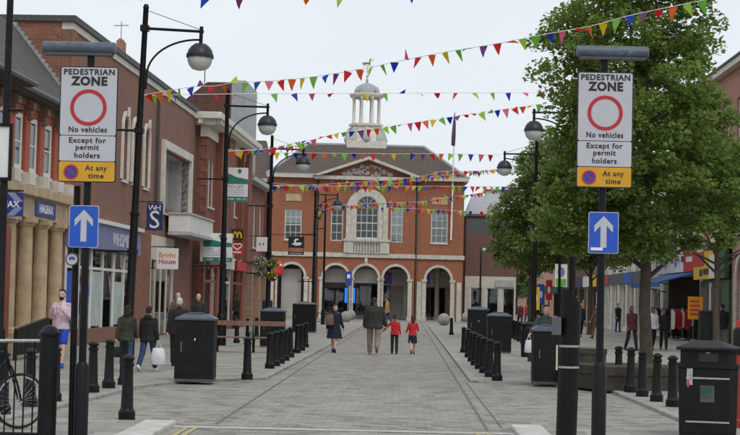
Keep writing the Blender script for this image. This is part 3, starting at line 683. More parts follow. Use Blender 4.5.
H.wall('upper_wall', rect(-CW,CW,Z1+.01,EV), K['brick_hall'], [arch(A[1],nw,6.5,9.35), arch(A[3],nw,6.5,9.35), arch(0,vw,6.75,9.35)], y=-.35)
for i, a in ((0,A[0]),(4,A[4])): H.window(a-ow,a+ow,6.5,9.05,3,4,y=.08,ft=.08,bt=.035,sill=Z,blind=.45 if i == 0 else .97)
for i, a in ((1,A[1]),(3,A[3])):
    f = H.window(a-nw,a+nw,6.5,9.85,2,4,y=-.27,ft=.07,bt=.035,sill=Z,arched=True,blind=0 if i == 1 else .96)
f = H.window(-vw,vw,6.75,9.35,4,4,y=-.27,ft=.08,bt=.04,blind=0)
vo = flat(arch(0,1.72,6.7,9.2), [arch(0,vw,6.75,9.35)], .14); ob = vo.build('venetian_surround', Z, H.o); ob.location.y = -.5
fan = flat(arcring(0,vw-.08,vw,9.36), [], .06)
for k in range(1,6): a_ = PI*k/6; fan.tube([(0,.03,9.42),((vw-.05)*math.cos(a_),.03,9.36+(vw-.05)*math.sin(a_))], .018, 5)
fo = fan.build('fanlight', K['white'], ob); fo.location.y = .1
flat(arch(0,vw-.03,9.36,9.36), [], .01).build('pane', K['glass'], fo).location.y = .04
MB().bx(-vw,vw,.15,.17,9.35,10.4).build('backing', K['interior'], ob)
H.box('venetian_pilaster', Z, -1.75, -1.35, -.62, -.501, 6.7, 9.6); H.box('venetian_pilaster', Z, 1.35, 1.75, -.62, -.501, 6.7, 9.6)
H.box('venetian_sill', Z, -1.95, 1.95, -.72, -.351, 6.5, 6.69)
for s_ in (-1,1): H.box('balcony_pier', Z, s_*1.5-.4, s_*1.5+.4, -.62, -.351, Z1+.02, 6.499)
H.box('balcony_back', Z, -1.09, 1.09, -.42, -.351, Z1+.02, 6.499)
for k in range(9): MB().lathe([(.05,5.55),(.09,5.75),(.05,6.1),(.05,6.35),(.07,6.45)], 10, (-.96+.24*k,-.55,0)).build('baluster', Z, H.o, smooth=40)
MB().bx(-1.09,1.09,-.62,-.47,6.38,6.498).bx(-1.09,1.09,-.62,-.47,5.52,5.6).build('balcony_rail', Z, H.o)
# relief panels
for a in (A[0], A[4]):
    H.box('relief_panel', K['tan_stone'], a-.65, a+.65, -.05, -.001, 9.75, 10.35)
H.box('side_wall', K['brick_hall'], HW-.35, HW, .3, 11, 0, EV); H.box('side_wall', K['brick_hall'], -HW, -HW+.35, .3, 11, 0, EV)
H.box('back_wall', K['brick_hall'], -HW+.35, HW-.35, 10.7, 11, 0, EV)
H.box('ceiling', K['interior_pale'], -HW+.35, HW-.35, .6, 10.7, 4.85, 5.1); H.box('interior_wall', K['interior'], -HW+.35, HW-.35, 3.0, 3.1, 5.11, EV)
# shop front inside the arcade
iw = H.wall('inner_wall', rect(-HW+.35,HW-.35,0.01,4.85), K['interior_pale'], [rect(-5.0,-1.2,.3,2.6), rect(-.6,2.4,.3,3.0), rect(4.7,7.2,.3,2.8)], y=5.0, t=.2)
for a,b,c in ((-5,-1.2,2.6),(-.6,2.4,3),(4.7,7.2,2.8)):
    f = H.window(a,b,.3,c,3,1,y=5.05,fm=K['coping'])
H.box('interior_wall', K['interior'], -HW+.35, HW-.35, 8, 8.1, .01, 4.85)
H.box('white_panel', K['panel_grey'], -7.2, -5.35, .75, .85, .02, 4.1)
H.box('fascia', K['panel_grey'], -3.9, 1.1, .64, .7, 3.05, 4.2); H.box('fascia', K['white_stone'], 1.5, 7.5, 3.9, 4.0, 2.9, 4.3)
for x_ in (3.6, 6.3): MB().lathe([(.3,.0),(.3,.3),(.22,.35),(.19,3.6),(.3,3.75),(.3,4.84)], 14, (x_,3.2,0)).build('inner_column', Z, H.o, smooth=40)
H.box('floor_slab', K['slab'], -HW+.35, HW-.35, .62, 10.6, .004, .05)
# cornice and pediment
c_ = H.box('cornice', Z, -HW-.3, -CW-.401, -.55, .3, EV+.1, EV+.35); c2 = H.box('cornice', Z, CW+.401, HW+.3, -.55, .3, EV+.1, EV+.35)
H.box('frieze', K['brick_hall'], -HW, -CW-.401, -.06, .3, EV-.1, EV+.099); H.box('frieze', K['brick_hall'], CW+.401, HW, -.06, .3, EV-.1, EV+.099)
H.box('cornice', Z, HW+.001, HW+.3, .301, 11.2, EV, EV+.35); H.box('cornice', Z, -HW-.3, -HW-.001, .301, 11.2, EV, EV+.35)
H.box('cornice', Z, -CW-.4, CW+.4, -.9, .3, EV+.001, EV+.3)
ped = H.wall('pediment', [(-CW,EV+.301),(CW,EV+.301),(0,EV+1.72)], K['brick_hall'], y=-.35, t=.4)
for s_ in (-1,1):
    MB().prism([(s_*(CW+.55),EV+.3),(s_*(CW-.05),EV+.3),(0,EV+1.7),(0,EV+1.95)], -.9, .5).build('raking_cornice', Z, ped)
cr = MB()
for k in range(90):
    x_ = random.uniform(-2.1,2.1); zm = .32+1.1*(1-abs(x_)/2.6)
    cr.ball((x_,-.02,EV+.4+random.uniform(0,max(.1,zm-.35))), random.uniform(.08,.2), .1, random.uniform(.07,.16), 8, 6)
cr.build('carved_relief', K['grey_stone'], ped, smooth=60)
for s_ in (-1,1): MB().tube([(s_*(CW+.13),-.12,.1),(s_*(CW+.13),-.12,EV)], .075).build('downpipe', K['coping'], H.o)
# roof
zr = EV+.35; rz = zr+3.0; yr0, yr1 = 4.2, 7.0
rf = H.roof('roof', K['tile'], [(-HW-.3,-.35,zr),(HW+.3,-.35,zr),(HW+.3,11.3,zr),(-HW-.3,11.3,zr),(-5.0,yr0,rz),(5.0,yr0,rz),(5.0,yr1,rz),(-5.0,yr1,rz)],
    [(0,1,5,4),(1,2,6,5),(2,3,7,6),(3,0,4,7),(4,5,6,7),(0,3,2,1)])
for a,b in (((-HW-.3,-.35,zr+.03),(-5.0,yr0,rz+.03)),((HW+.3,-.35,zr+.03),(5.0,yr0,rz+.03)),((-5,yr0,rz+.03),(5,yr0,rz+.03))): MB().tube([a,b], .13, 6).build('hip_flashing', K['lead'], rf)
H.box('parapet_gutter', K['lead'], -HW-.4, -CW-.45, -.5, -.3, zr+.001, zr+.12); H.box('parapet_gutter', K['lead'], CW+.45, HW+.4, -.5, -.3, zr+.001, zr+.12)
rr = H.roof('pediment_roof', K['tile'], [(-CW-.3,-.4,EV+.31),(CW+.3,-.4,EV+.31),(0,-.4,EV+1.85),(0,2.4,EV+1.85),(-CW,-.2,EV+.31),(CW,-.2,EV+.31)], [(0,2,3,4),(2,1,5,3)])
# cupola
cy = 5.6; Wp = K['white_stone']
cp = H.box('cupola', Wp, -1.72, 1.72, cy-1.72, cy+1.72, rz-.3, rz+.42)
MB().rings([(0,cy,rz+.42,1.7,1.7),(0,cy,rz+.9,1.66,1.66),(0,cy,rz+1.3,1.42,1.42),(0,cy,rz+1.75,1.3,1.3),(0,cy,rz+1.8,1.5,1.5),(0,cy,rz+2.0,1.5,1.5)], 8).build('drum', Wp, cp)
for k in range(8):
    a_ = PI/8+PI/4*k
    MB().lathe([(.17,0),(.17,.15),(.13,.2),(.11,2.1),(.16,2.2),(.16,2.32)], 12, (1.18*math.cos(a_),cy+1.18*math.sin(a_),rz+2.0)).build('cupola_column', Wp, cp, smooth=40)
    b_ = PI/4*k
    MB().capsule((1.55*math.cos(b_),cy+1.55*math.sin(b_),rz+.6),(1.4*math.cos(b_),cy+1.4*math.sin(b_),rz+1.5),.36,.2).build('scroll', K['grey_stone'], cp, smooth=60)
    if k % 2 == 0: MB().lathe([(.08,0),(.16,.15),(.18,.3),(.08,.45),(.03,.6)], 10, (1.25*math.cos(b_+PI/4),cy+1.25*math.sin(b_+PI/4),rz+4.65)).build('urn', K['grey_stone'], cp, smooth=50)
MB().rings([(0,cy,rz+4.32,1.4,1.4),(0,cy,rz+4.5,1.5,1.5),(0,cy,rz+4.65,1.5,1.5)], 8).build('entablature', Wp, cp)
MB().lathe([(1.12,rz+4.65),(1.1,rz+4.9),(.98,rz+5.15),(.75,rz+5.4),(.4,rz+5.58),(.12,rz+5.66),(.1,rz+6.0)], 20, (0,cy,0)).build('dome', K['lead'], cp, smooth=50)
v_ = T('weather_vane', 'gilded centaur archer weather vane on top of the cupola', 'weather vane', tuple(H.M @ Vector((0,cy,rz+6.0))), HR)
v_.scale = (.58,.58,.6)
MB().tube([(0,0,0),(0,0,2.1)], .045).ball((0,0,.35), .16).tube([(-.55,0,1.1),(.55,0,1.1)], .025).tube([(0,-.55,1.1),(0,.55,1.1)], .025).build('pole', K['lead'], v_, smooth=50)
fg = MB().capsule((-.5,0,2.3),(.3,0,2.38),.17,.17).capsule((.3,0,2.38),(.42,0,2.8),.13,.12).ball((.46,0,3.02),.1)
for a,b in (((-.5,0,2.3),(-.62,0,1.85)),((-.4,0,2.25),(-.32,0,1.85)),((.25,0,2.3),(.18,0,1.85)),((.3,0,2.3),(.55,0,2.0))): fg.capsule(a,b,.07,.04,8)
fg.capsule((-.62,0,2.4),(-.95,0,2.15),.06,.03,8).capsule((.42,0,2.75),(.85,0,2.8),.05,.03,8).capsule((.42,0,2.75),(.2,0,2.9),.05,.03,8)
fg.tube([(.8,0,3.1),(.92,0,2.8),(.8,0,2.5)], .02, 6).tube([(.3,0,2.8),(1.05,0,2.8)], .015, 6).build('centaur_figure', K['gold'], v_, smooth=60)
# lantern, blue shop signs inside the arcade
for i,(ux,uz,yy,w_,h_,mt,lb) in enumerate(((-1.1,2.0,4.9,.9,1.3,'glow_blue','bright blue lit poster screen inside the guildhall arcade'),)):
    e = T('poster_screen', lb, 'screen', tuple(H.M @ Vector((ux,yy,.05))), HR)
    MB().bx(-w_/2,w_/2,-.02,.03,uz-.05-h_/2,uz-.05+h_/2).build('screen', K[mt], e); MB().bx(-w_/2-.06,w_/2+.06,.031,.09,0,uz+h_/2+.02).build('stand', K['black'], e)
def hall_sign(px_, py_, dy, w_, h_, mat, mat2, label):
    u, z = H.px(px_, py_, dy); e = T('shop_sign', label, 'sign', tuple(H.M @ Vector((u,dy,z))), HR)
    MB().bx(-w_/2,w_/2,-.05,.05,-h_/2,h_/2).build('board', mat, e)
    MB().bx(-w_*.3,w_*.1,-.06,-.051,-h_*.05,h_*.3).build('emblem', mat2, e)
    MB().tube([(0,0,h_/2),(0,0,max(h_/2+.05, 4.84-z))], .02).build('hanger', K['black'], e); return e
hall_sign(387,278,2.2,.85,1.0,K['ring_blue'],K['bright_red'],'blue hanging sign with red mark inside the arcade beside the central bay')
hall_sign(427,279,1.4,.55,.95,K['ring_blue'],K['bright_red'],'narrow blue hanging sign with red lamp inside the end arch')
# flagpole on the face of the hall
u, z = H.px(451,240,-.35); u2, z2 = H.px(455,112,-.35)
e = T('flagpole', 'white flagpole with furled purple flag fixed to the guildhall wall', 'flagpole', tuple(H.M @ Vector((u,-.3,z))), HR)
MB().tube([(0,0,0),(.12,0,z2-z)], [.09,.04]).build('pole', K['white'], e)
for z_ in (.3,2.2): MB().bx(-.1,.1,-.05,.3,z_,z_+.1).build('bracket', K['black'], e)
fl = MB(); hh = z2-z
fl.rings([(.12,0,hh-2.9,.02,.02),(.03,.0,hh-2.8,.16,.12),(.05,.02,hh-2.0,.18,.1),(.09,0,hh-1.0,.13,.08),(.1,0,hh-.1,.04,.04)], 10).build('flag', M('purple cloth',(.10,.05,.10),.8), e, smooth=60)

W = Bld('hipped_brick_building', 'brick building with hipped brown tile roof standing against the guildhall flank', hc-HW-9.2, HY+4.0, 0)
W.wall('front_wall', rect(0,8.6,0,11.6), K['brick_town'], [rect(1+2.6*k,2.2+2.6*k,zq,zq+2.3) for k in range(3) for zq in (5.4,8.6)]+[rect(.8+2.7*k,2.6+2.7*k,.3,3.1) for k in range(3)])
for k in range(3):
    W.window(1+2.6*k,2.2+2.6*k,5.4,7.7,2,4,y=.08); W.window(1+2.6*k,2.2+2.6*k,8.6,10.9,2,4,y=.08); W.window(.8+2.7*k,2.6+2.7*k,.3,3.1,2,1,y=.1,fm=K['coping'])
W.shell(0,8.6,.3,9,11.6,K['brick_town']); W.box('cornice', K['trim'], -.3, 8.7, -.4, .3, 11.601, 11.9)
W.roof('roof', K['tile'], [(-.3,-.3,11.9),(8.7,-.3,11.9),(8.7,9.2,11.9),(-.3,9.2,11.9),(3.2,4,15.6),(8.0,4,15.6),(8.0,5,15.6),(3.2,5,15.6)], [(0,1,5,4),(1,2,6,5),(2,3,7,6),(3,0,4,7),(4,5,6,7),(0,3,2,1)])
# ================================================================ brown brick office beside the hall
ox, oy = hc+HW+.35, HY+5
O = Bld('brown_office_building', 'dark brown brick office with grey window band beside the guildhall', ox, oy, 0)
O.wall('front_wall', rect(0,4.4,3.9,9.1), K['brick_brown'], [rect(.15,4.25,7.6,8.95)])
wn = O.window(.15,4.25,7.6,8.95,7,1,fm=K['gutter'],y=.1)
O.wall('ground_wall', rect(0,4.4,0,3.899), K['white_stone'], [rect(.5+1.4*k,1.5+1.4*k,.1,2.9) for k in range(3)])
for k in range(3): O.window(.5+1.4*k,1.5+1.4*k,.1,2.9,1,1,y=.1)
O.box('coping', K['gutter'], -.1, 4.5, -.2, .4, 9.101, 9.3); O.shell(0,4.4,.3,10,9.1,K['brick_brown'])
O.box('fascia', K['grey_stone'], 2.6, 4.2, -.12, -.001, 3.0, 3.6); O.box('interior_wall', K['interior'], .25, 4.15, 3, 3.1, 0, 9)
O.roof('roof', K['lead'], [(0,.5,9.3),(4.4,.5,9.3),(4.4,10,9.3),(0,10,9.3),(.6,4,11.2),(3.6,4,11.2)], [(0,1,5,4),(1,2,5),(2,3,4,5),(3,0,4),(0,3,2,1)])
O.box('stair_tower', K['cream'], 2.0, 3.8, 6, 9, 9.3, 11.7); O.box('stair_tower_cap', K['gutter'], 1.9, 3.9, 5.9, 9.1, 11.701, 11.9)
# ================================================================ opposite side of the street (local x runs towards the camera)
XR = 14.0
def RB(name, label, yfar, off=0): return Bld(name, label, XR+off, yfar, -PI/2)
# R1 brick with arch
R1 = RB('arched_brick_building', 'pink and orange brick building with white stone arch doorway', 74.5); L1 = 20.0; H1 = 11.9
ac = [R1.u(742)+.4+4.4*k for k in range(3)]
R1.wall('ground_wall', rect(6.55,L1,0,4.6), K['brick_pink'], [arch(a,1.35,.05,2.6) for a in ac if a+1.4 < L1])
for a in ac:
    if a+1.4 >= L1: continue
    sr = R1.wall('arch_surround', arch(a,1.6,.05,2.6), K['white_stone'], [arch(a,1.35,.049,2.6)], y=-.08, t=.079)
    R1.window(a-1.35,a+1.35,.05,3.95,3,3,y=.12,arched=True)
R1.wall('upper_wall', rect(0,L1,4.601,H1), K['brick_orange'], [rect(1.2+3*k,2.5+3*k,8.6,10.6) for k in range(6)]+[rect(1.2+3*k,2.5+3*k,5.4,7.6) for k in range(6)])
for k in range(6):
    R1.window(1.2+3*k,2.5+3*k,8.6,10.6,2,3,y=.1,sill=K['white_stone']); R1.window(1.2+3*k,2.5+3*k,5.4,7.6,2,4,y=.1,sill=K['white_stone'])
R1.box('string_course', K['white_stone'], 0, L1, -.12, -.001, 4.602, 4.85); R1.box('cornice', K['white_stone'], -.1, L1, -.35, .3, H1+.001, H1+.25); R1.box('coping', K['coping'], -.1, L1, -.42, .35, H1+.251, H1+.34)
R1.shell(0,L1,.3,9,H1,K['brick_orange']); R1.box('flat_roof', K['coping'], .25, L1-.25, .3, 8.75, H1-.3, H1-.1); R1.floor(0,L1,.3,9,4.4)
R1.box('roof_plant', K['gutter'], 1.0, 2.6, .6, 2.2, H1-.1, H1+1.0); R1.box('party_pier', K['white_stone'], -.05, .4, -.1, -.0015, 9.6, H1)
g = R1.box('shop_front', K['dark_green'], .0, 6.5, -.12, .1, .02, 2.9)
MB().bx(.5,2.2,-.2,-.121,.4,2.6).bx(3.0,4.6,-.2,-.121,.1,2.6).build('shop_panel', K['interior'], g)
MB().bx(2.3,2.9,-.16,-.122,.1,2.8).build('shop_panel', K['white_stone'], g)
fsc = MB().bx(0,5.2,-.45,-.121,2.95,4.2).build('fascia', K['bright_yellow'], g)
MB().bx(.0,2.6,-.47,-.451,3.55,4.2).build('fascia_panel', K['bright_red'], fsc); MB().bx(3.9,5.2,-.47,-.451,2.96,4.0).build('fascia_panel', K['letter_white'], fsc)
MB().bx(1.6,2.2,-.475,-.453,3.1,3.4).bx(2.5,3.6,-.475,-.453,3.15,3.42).build('fascia_print', K['sign_black'], fsc)
MB().bx(5.25,6.5,-.3,-.121,2.95,4.55).build('shop_panel', K['dark_green'], g)
# R2 toy like shop with blue awning
R2 = RB('awning_shop_building', 'cream shop building with open front under blue awning', 90.5); L2 = 15.9; H2 = 8.8
R2.wall('front_wall', rect(0,L2,3.351,H2), K['cream'], [rect(1+2.5*k,2.3+2.5*k,5.2,7.4) for k in range(6)])
for k in range(6): R2.window(1+2.5*k,2.3+2.5*k,5.2,7.4,2,4,y=.1,sill=K['white_stone'])
R2.wall('ground_wall', rect(0,L2,0,3.35), K['white_stone'], [rect(.6,3.6,.3,2.7), rect(4.6,15.2,.05,3.2)])
R2.window(.6,3.6,.3,2.7,2,1,y=.1); R2.shell(0,L2,.3,8,H2,K['cream'])
R2.box('interior_wall', K['interior'], .25, L2-.25, 3.5, 3.6, .08, 3.2); R2.floor(0,L2,.3,8,3.25)
R2.roof('roof', K['slate'], [(0,-.3,H2),(L2,-.3,H2),(L2,8,H2),(0,8,H2),(0,4,H2+2.6),(L2,4,H2+2.6)], [(0,1,5,4),(2,3,4,5),(1,2,5),(3,0,4),(0,3,2,1)])
fs2 = R2.box('fascia', K['letter_white'], 3.0, 15.4, -.2, -.001, 3.4, 4.5)
for k in range(9): MB().bx(3.3+1.0*k,3.9+1.0*k,-.22,-.201,3.7+.1*(k%3),4.2).build('fascia_print', [K['lilac'],K['sign_white'],K['navy']][k%3], fs2)
MB().bx(12.2,15.4,-.26,-.221,3.38,4.52).build('fascia_panel', K['bright_red'], fs2); MB().bx(13.0,14.6,-.28,-.261,3.85,4.1).build('fascia_print', K['letter_white'], fs2)
aw_ = MB().prism([(-.05,3.38),(-1.9,2.85),(-1.9,2.78),(-.05,3.31)], 6.0, 15.2, axis='x').build('awning', K['awning'], R2.o)
MB().prism([(-1.88,2.84),(-1.93,2.84),(-1.93,2.6),(-1.88,2.6)], 6.0, 15.2, axis='x').build('valance', K['awning'], aw_)
for x_ in (6.1,15.1): MB().tube([(x_,-1.88,2.8),(x_,-.02,2.4)], .025, 6).build('awning_arm', K['black'], aw_)
# R3 cream rendered with pilasters
R3 = RB('pilastered_cream_building', 'off white rendered building with tall pilasters behind the near tree', 113.5); L3 = 22.9; H3 = 9.5
R3.wall('front_wall', rect(0,L3,0,H3), K['white_stone'], [rect(1.2+3.6*k,3.6+3.6*k,.3,2.9) for k in range(6)]+[rect(1.6+3.6*k,3.0+3.6*k,4.8,7.2) for k in range(6)])
for k in range(6):
    R3.window(1.6+3.6*k,3.0+3.6*k,4.8,7.2,2,4,y=.1); R3.window(1.2+3.6*k,3.6+3.6*k,.3,2.9,2,1,y=.12,fm=[K['coping'],K['granite_red'],K['dark_green']][k%3])
for k in range(7): R3.box('pilaster', K['white_stone'], .15+3.6*k, .85+3.6*k, -.22, -.001, 0, H3-.001)
fs3 = R3.box('fascia', K['coping'], .1, L3-.1, -.3, -.221, 3.0, 3.7)
MB().bx(14.5,18,-.33,-.301,3.05,3.65).build('fascia_panel', K['sign_blue'], fs3); MB().bx(4,7,-.33,-.301,3.05,3.65).build('fascia_panel', K['bright_red'], fs3)
R3.shell(0,L3,.3,8,H3,K['cream']); R3.box('cornice', K['white_stone'], -.1, L3+.1, -.5, .3, H3+.001, H3+.3)
R3.roof('roof', K['slate'], [(0,-.3,H3+.3),(L3,-.3,H3+.3),(L3,8,H3+.3),(0,8,H3+.3),(0,4,H3+2.8),(L3,4,H3+2.8)], [(0,1,5,4),(2,3,4,5),(1,2,5),(3,0,4),(0,3,2,1)])
R3.box('interior_wall', K['interior'], .25, L3-.25, 3, 3.1, 0, H3)
# R4 row of small shops
R4 = RB('shop_row_building', 'row of small shops with coloured fascias beyond the trees', 137); L4 = 23.4; H4 = 8.6
R4.wall('front_wall', rect(0,L4,0,H4), K['brick_brown'], [rect(.6+4.6*k,4.4+4.6*k,.3,2.9) for k in range(5)]+[rect(1.4+4.6*k,3.4+4.6*k,4.6,6.8) for k in range(5)])
cs = ['dark_green','bright_red','navy','white','bright_yellow']
for k in range(5):
    R4.window(1.4+4.6*k,3.4+4.6*k,4.6,6.8,2,3,y=.1)
    f = R4.window(.6+4.6*k,4.4+4.6*k,.3,2.9,3,1,y=.1,fm=K[['granite_red','coping','dark_green','white','coping'][k]]); MB().bx(.4+4.6*k,4.6+4.6*k,-.3,-.101,3.0,3.8).build('fascia', K[cs[k]], f)
R4.shell(0,L4,.3,8,H4,K['brick_brown']); R4.box('coping', K['coping'], -.1, L4+.0, -.1, .3, H4+.001, H4+.2); R4.box('flat_roof', K['coping'], .25,L4-.25,.3,7.75,H4-.3,H4-.1)
# buildings closing the far view
for i,(xx,yy,L_,h_,mt,sh,lb) in enumerate(((7.0,176,13,8.5,'brick_pink','dark_green','small brick shop with green shopfront closing the far view'),(21,170,20,10,'cream','bright_red','cream shop block closing the far end behind the trees'),(-40,165,24,11,'brick_town','coping','brick terrace standing beyond the guildhall roof'))):
    Fb = Bld('far_shop_building', lb, xx, yy, 0)
    nwn = int(L_//3)
    Fb.wall('front_wall', rect(0,L_,0,h_), K[mt], [rect(.6+3*k,2.6+3*k,.3,2.8) for k in range(nwn)]+[rect(.9+3*k,2.2+3*k,4.4,6.6) for k in range(nwn)])
    for k in range(nwn): Fb.window(.6+3*k,2.6+3*k,.3,2.8,2,1,y=.1,fm=K[sh]); Fb.window(.9+3*k,2.2+3*k,4.4,6.6,2,3,y=.1)
    Fb.box('fascia', K[sh], .3, L_-.3, -.25, -.001, 2.9, 3.6)
    MB().bx(1.2,2.6,-.3,-.02,1.1,2.6).build('poster', K['bright_yellow' if i==0 else 'white'], Fb.o)
    Fb.shell(0,L_,.3,9,h_,K[mt])
    Fb.roof('roof', K['slate'], [(-.2,-.3,h_),(L_+.2,-.3,h_),(L_+.2,9,h_),(-.2,9,h_),(-.2,4.5,h_+3),(L_+.2,4.5,h_+3)], [(0,1,5,4),(2,3,4,5),(1,2,5),(3,0,4),(0,3,2,1)])
# ================================================================ street furniture
P0 = PAV
# ---------------------------------------------------------------- lamp posts
def lamp_post(label, loc, side, lean=0, arms=True, group=None):
    e = T('lamp_post', label, 'lamp post', loc, 0, group); e.rotation_euler = (0, lean, 0)
    MB().lathe([(.17,0),(.17,.9),(.14,1.0),(.105,1.1),(.095,3.5),(.11,3.52),(.11,3.6),(.085,3.62),(.075,6),(.065,8.5),(.075,8.52),(.05,8.6)], 16).build('post', K['black'], e, smooth=35)
    s = side
    MB().tube([(0,0,8.02),(s*1.42,0,8.0)], .035).bx(-.1,.1,-.1,.1,7.95,8.09).build('arm', K['black'], e, smooth=50)
    pth = [(s*.1,0,6.55),(s*.1,0,6.9)] + [(s*(.1+1.25*(1-math.cos(t))),0,6.9+.9*math.sin(t)) for t in np.linspace(.1,PI/2,12)]
    MB().tube(pth, .025).bx(-.02,s*.1+.02,-.02,.02,6.6,6.64).bx(min(0,s*.1),max(0,s*.1),-.02,.02,6.8,6.84).build('strut', K['black'], e, smooth=50)
    MB().tube([(s*.05,0,8.45),(s*1.35,0,8.04)], .008, 5).build('stay_wire', K['black'], e)
    lx = s*1.36
    MB().tube([(lx,0,8.12),(lx,0,7.68)], .045).build('drop_rod', K['black'], e, smooth=50)
    l_ = MB().lathe([(.05,7.72),(.14,7.7),(.23,7.63),(.29,7.54),(.315,7.45),(.33,7.44),(.33,7.36),(.3,7.36)], 24, (lx,0,0)).build('lamp_hood', K['hood'], e, smooth=40)
    MB().lathe([(.3,7.36),(.295,7.28),(.25,7.17),(.17,7.09),(.06,7.06),(.01,7.055)], 24, (lx,0,0)).build('lamp_bowl', K['clear_bowl'], l_, smooth=60)
    if arms:
        for z in (5.55, 2.65): MB().tube([(0,0,z),(-s*.95,0,z)], .03).bx(-.11,.11,-.11,.11,z-.06,z+.06).build('banner_arm', K['black'], e, smooth=50)
    return e
def base_at(px_, py_, Y):
    p = PY(px_, py_, Y); return (p.x, Y, P0)
LY = [37.5, 52.6, 67.6, 97.0]
lp = [base_at(128.5,300,LY[0]), base_at(222,300,LY[1]), base_at(268,300,LY[2]), base_at(313,298,LY[3])]
lamp_post('tall black lamp post with globe lantern outside the stationer shop', lp[0], 1, R(1.4))
lamp_post('tall black lamp post with globe lantern in front of the letting boards', lp[1], 1)
lamp_post('tall black lamp post with globe lantern and flower baskets', lp[2], 1)
lamp_post('tall black lamp post with globe lantern in front of the guildhall windows', lp[3], 1)
rp = [base_at(572,300,LY[1]), base_at(534,300,LY[2])]
lamp_post('tall black lamp post with globe lantern almost hidden in the big tree', rp[0], -1, 0, False)
lamp_post('tall black lamp post with globe lantern poking out of the smaller tree', rp[1], -1, 0, False)
# slim posts by the hall
p = PY(323, 310, 99); e = T('slim_post', 'slim black post carrying a floral ornament near the guildhall', 'post', (p.x, 99, P0))
MB().lathe([(.13,0),(.13,.8),(.09,.9),(.075,3),(.06,8.0),(.02,8.15)], 12).build('post', K['black'], e, smooth=40)
MB().tube([(0,0,6.0),(-.75,0,6.0)], .03).build('arm', K['black'], e)
p = PY(480, 300, 128); e = T('slim_post', 'slim black post with small white lamp before the brown office', 'post', (p.x, 128, P0))
MB().lathe([(.1,0),(.08,1),(.07,5.9),(.02,6)], 10).build('post', K['black'], e, smooth=40); MB().ball((.25,0,5.85), .16).tube([(0,0,5.9),(.25,0,5.9)], .03).build('lamp', K['white'], e, smooth=60)
# nearer post at the very edge with framed board
p = PY(1, 300, 29); e = T('framed_board_post', 'black post with framed notice board in front of the bank', 'post', (p.x-.02, 29, P0))
MB().lathe([(.12,0),(.12,.9),(.085,1),(.07,4),(.06,8.2)], 14).build('post', K['black'], e, smooth=40)
b_ = MB().bx(-.75,.12,-.1,-.07,3.72,4.7).build('board', K['white'], e); flat(rect(-.79,.16,3.68,4.74),[rect(-.73,.1,3.74,4.68)],.06).build('frame', K['black'], b_).location.y = -.13
MB().tube([(0,0,5.0),(.32,0,5.0)], .025).build('arm', K['black'], e)

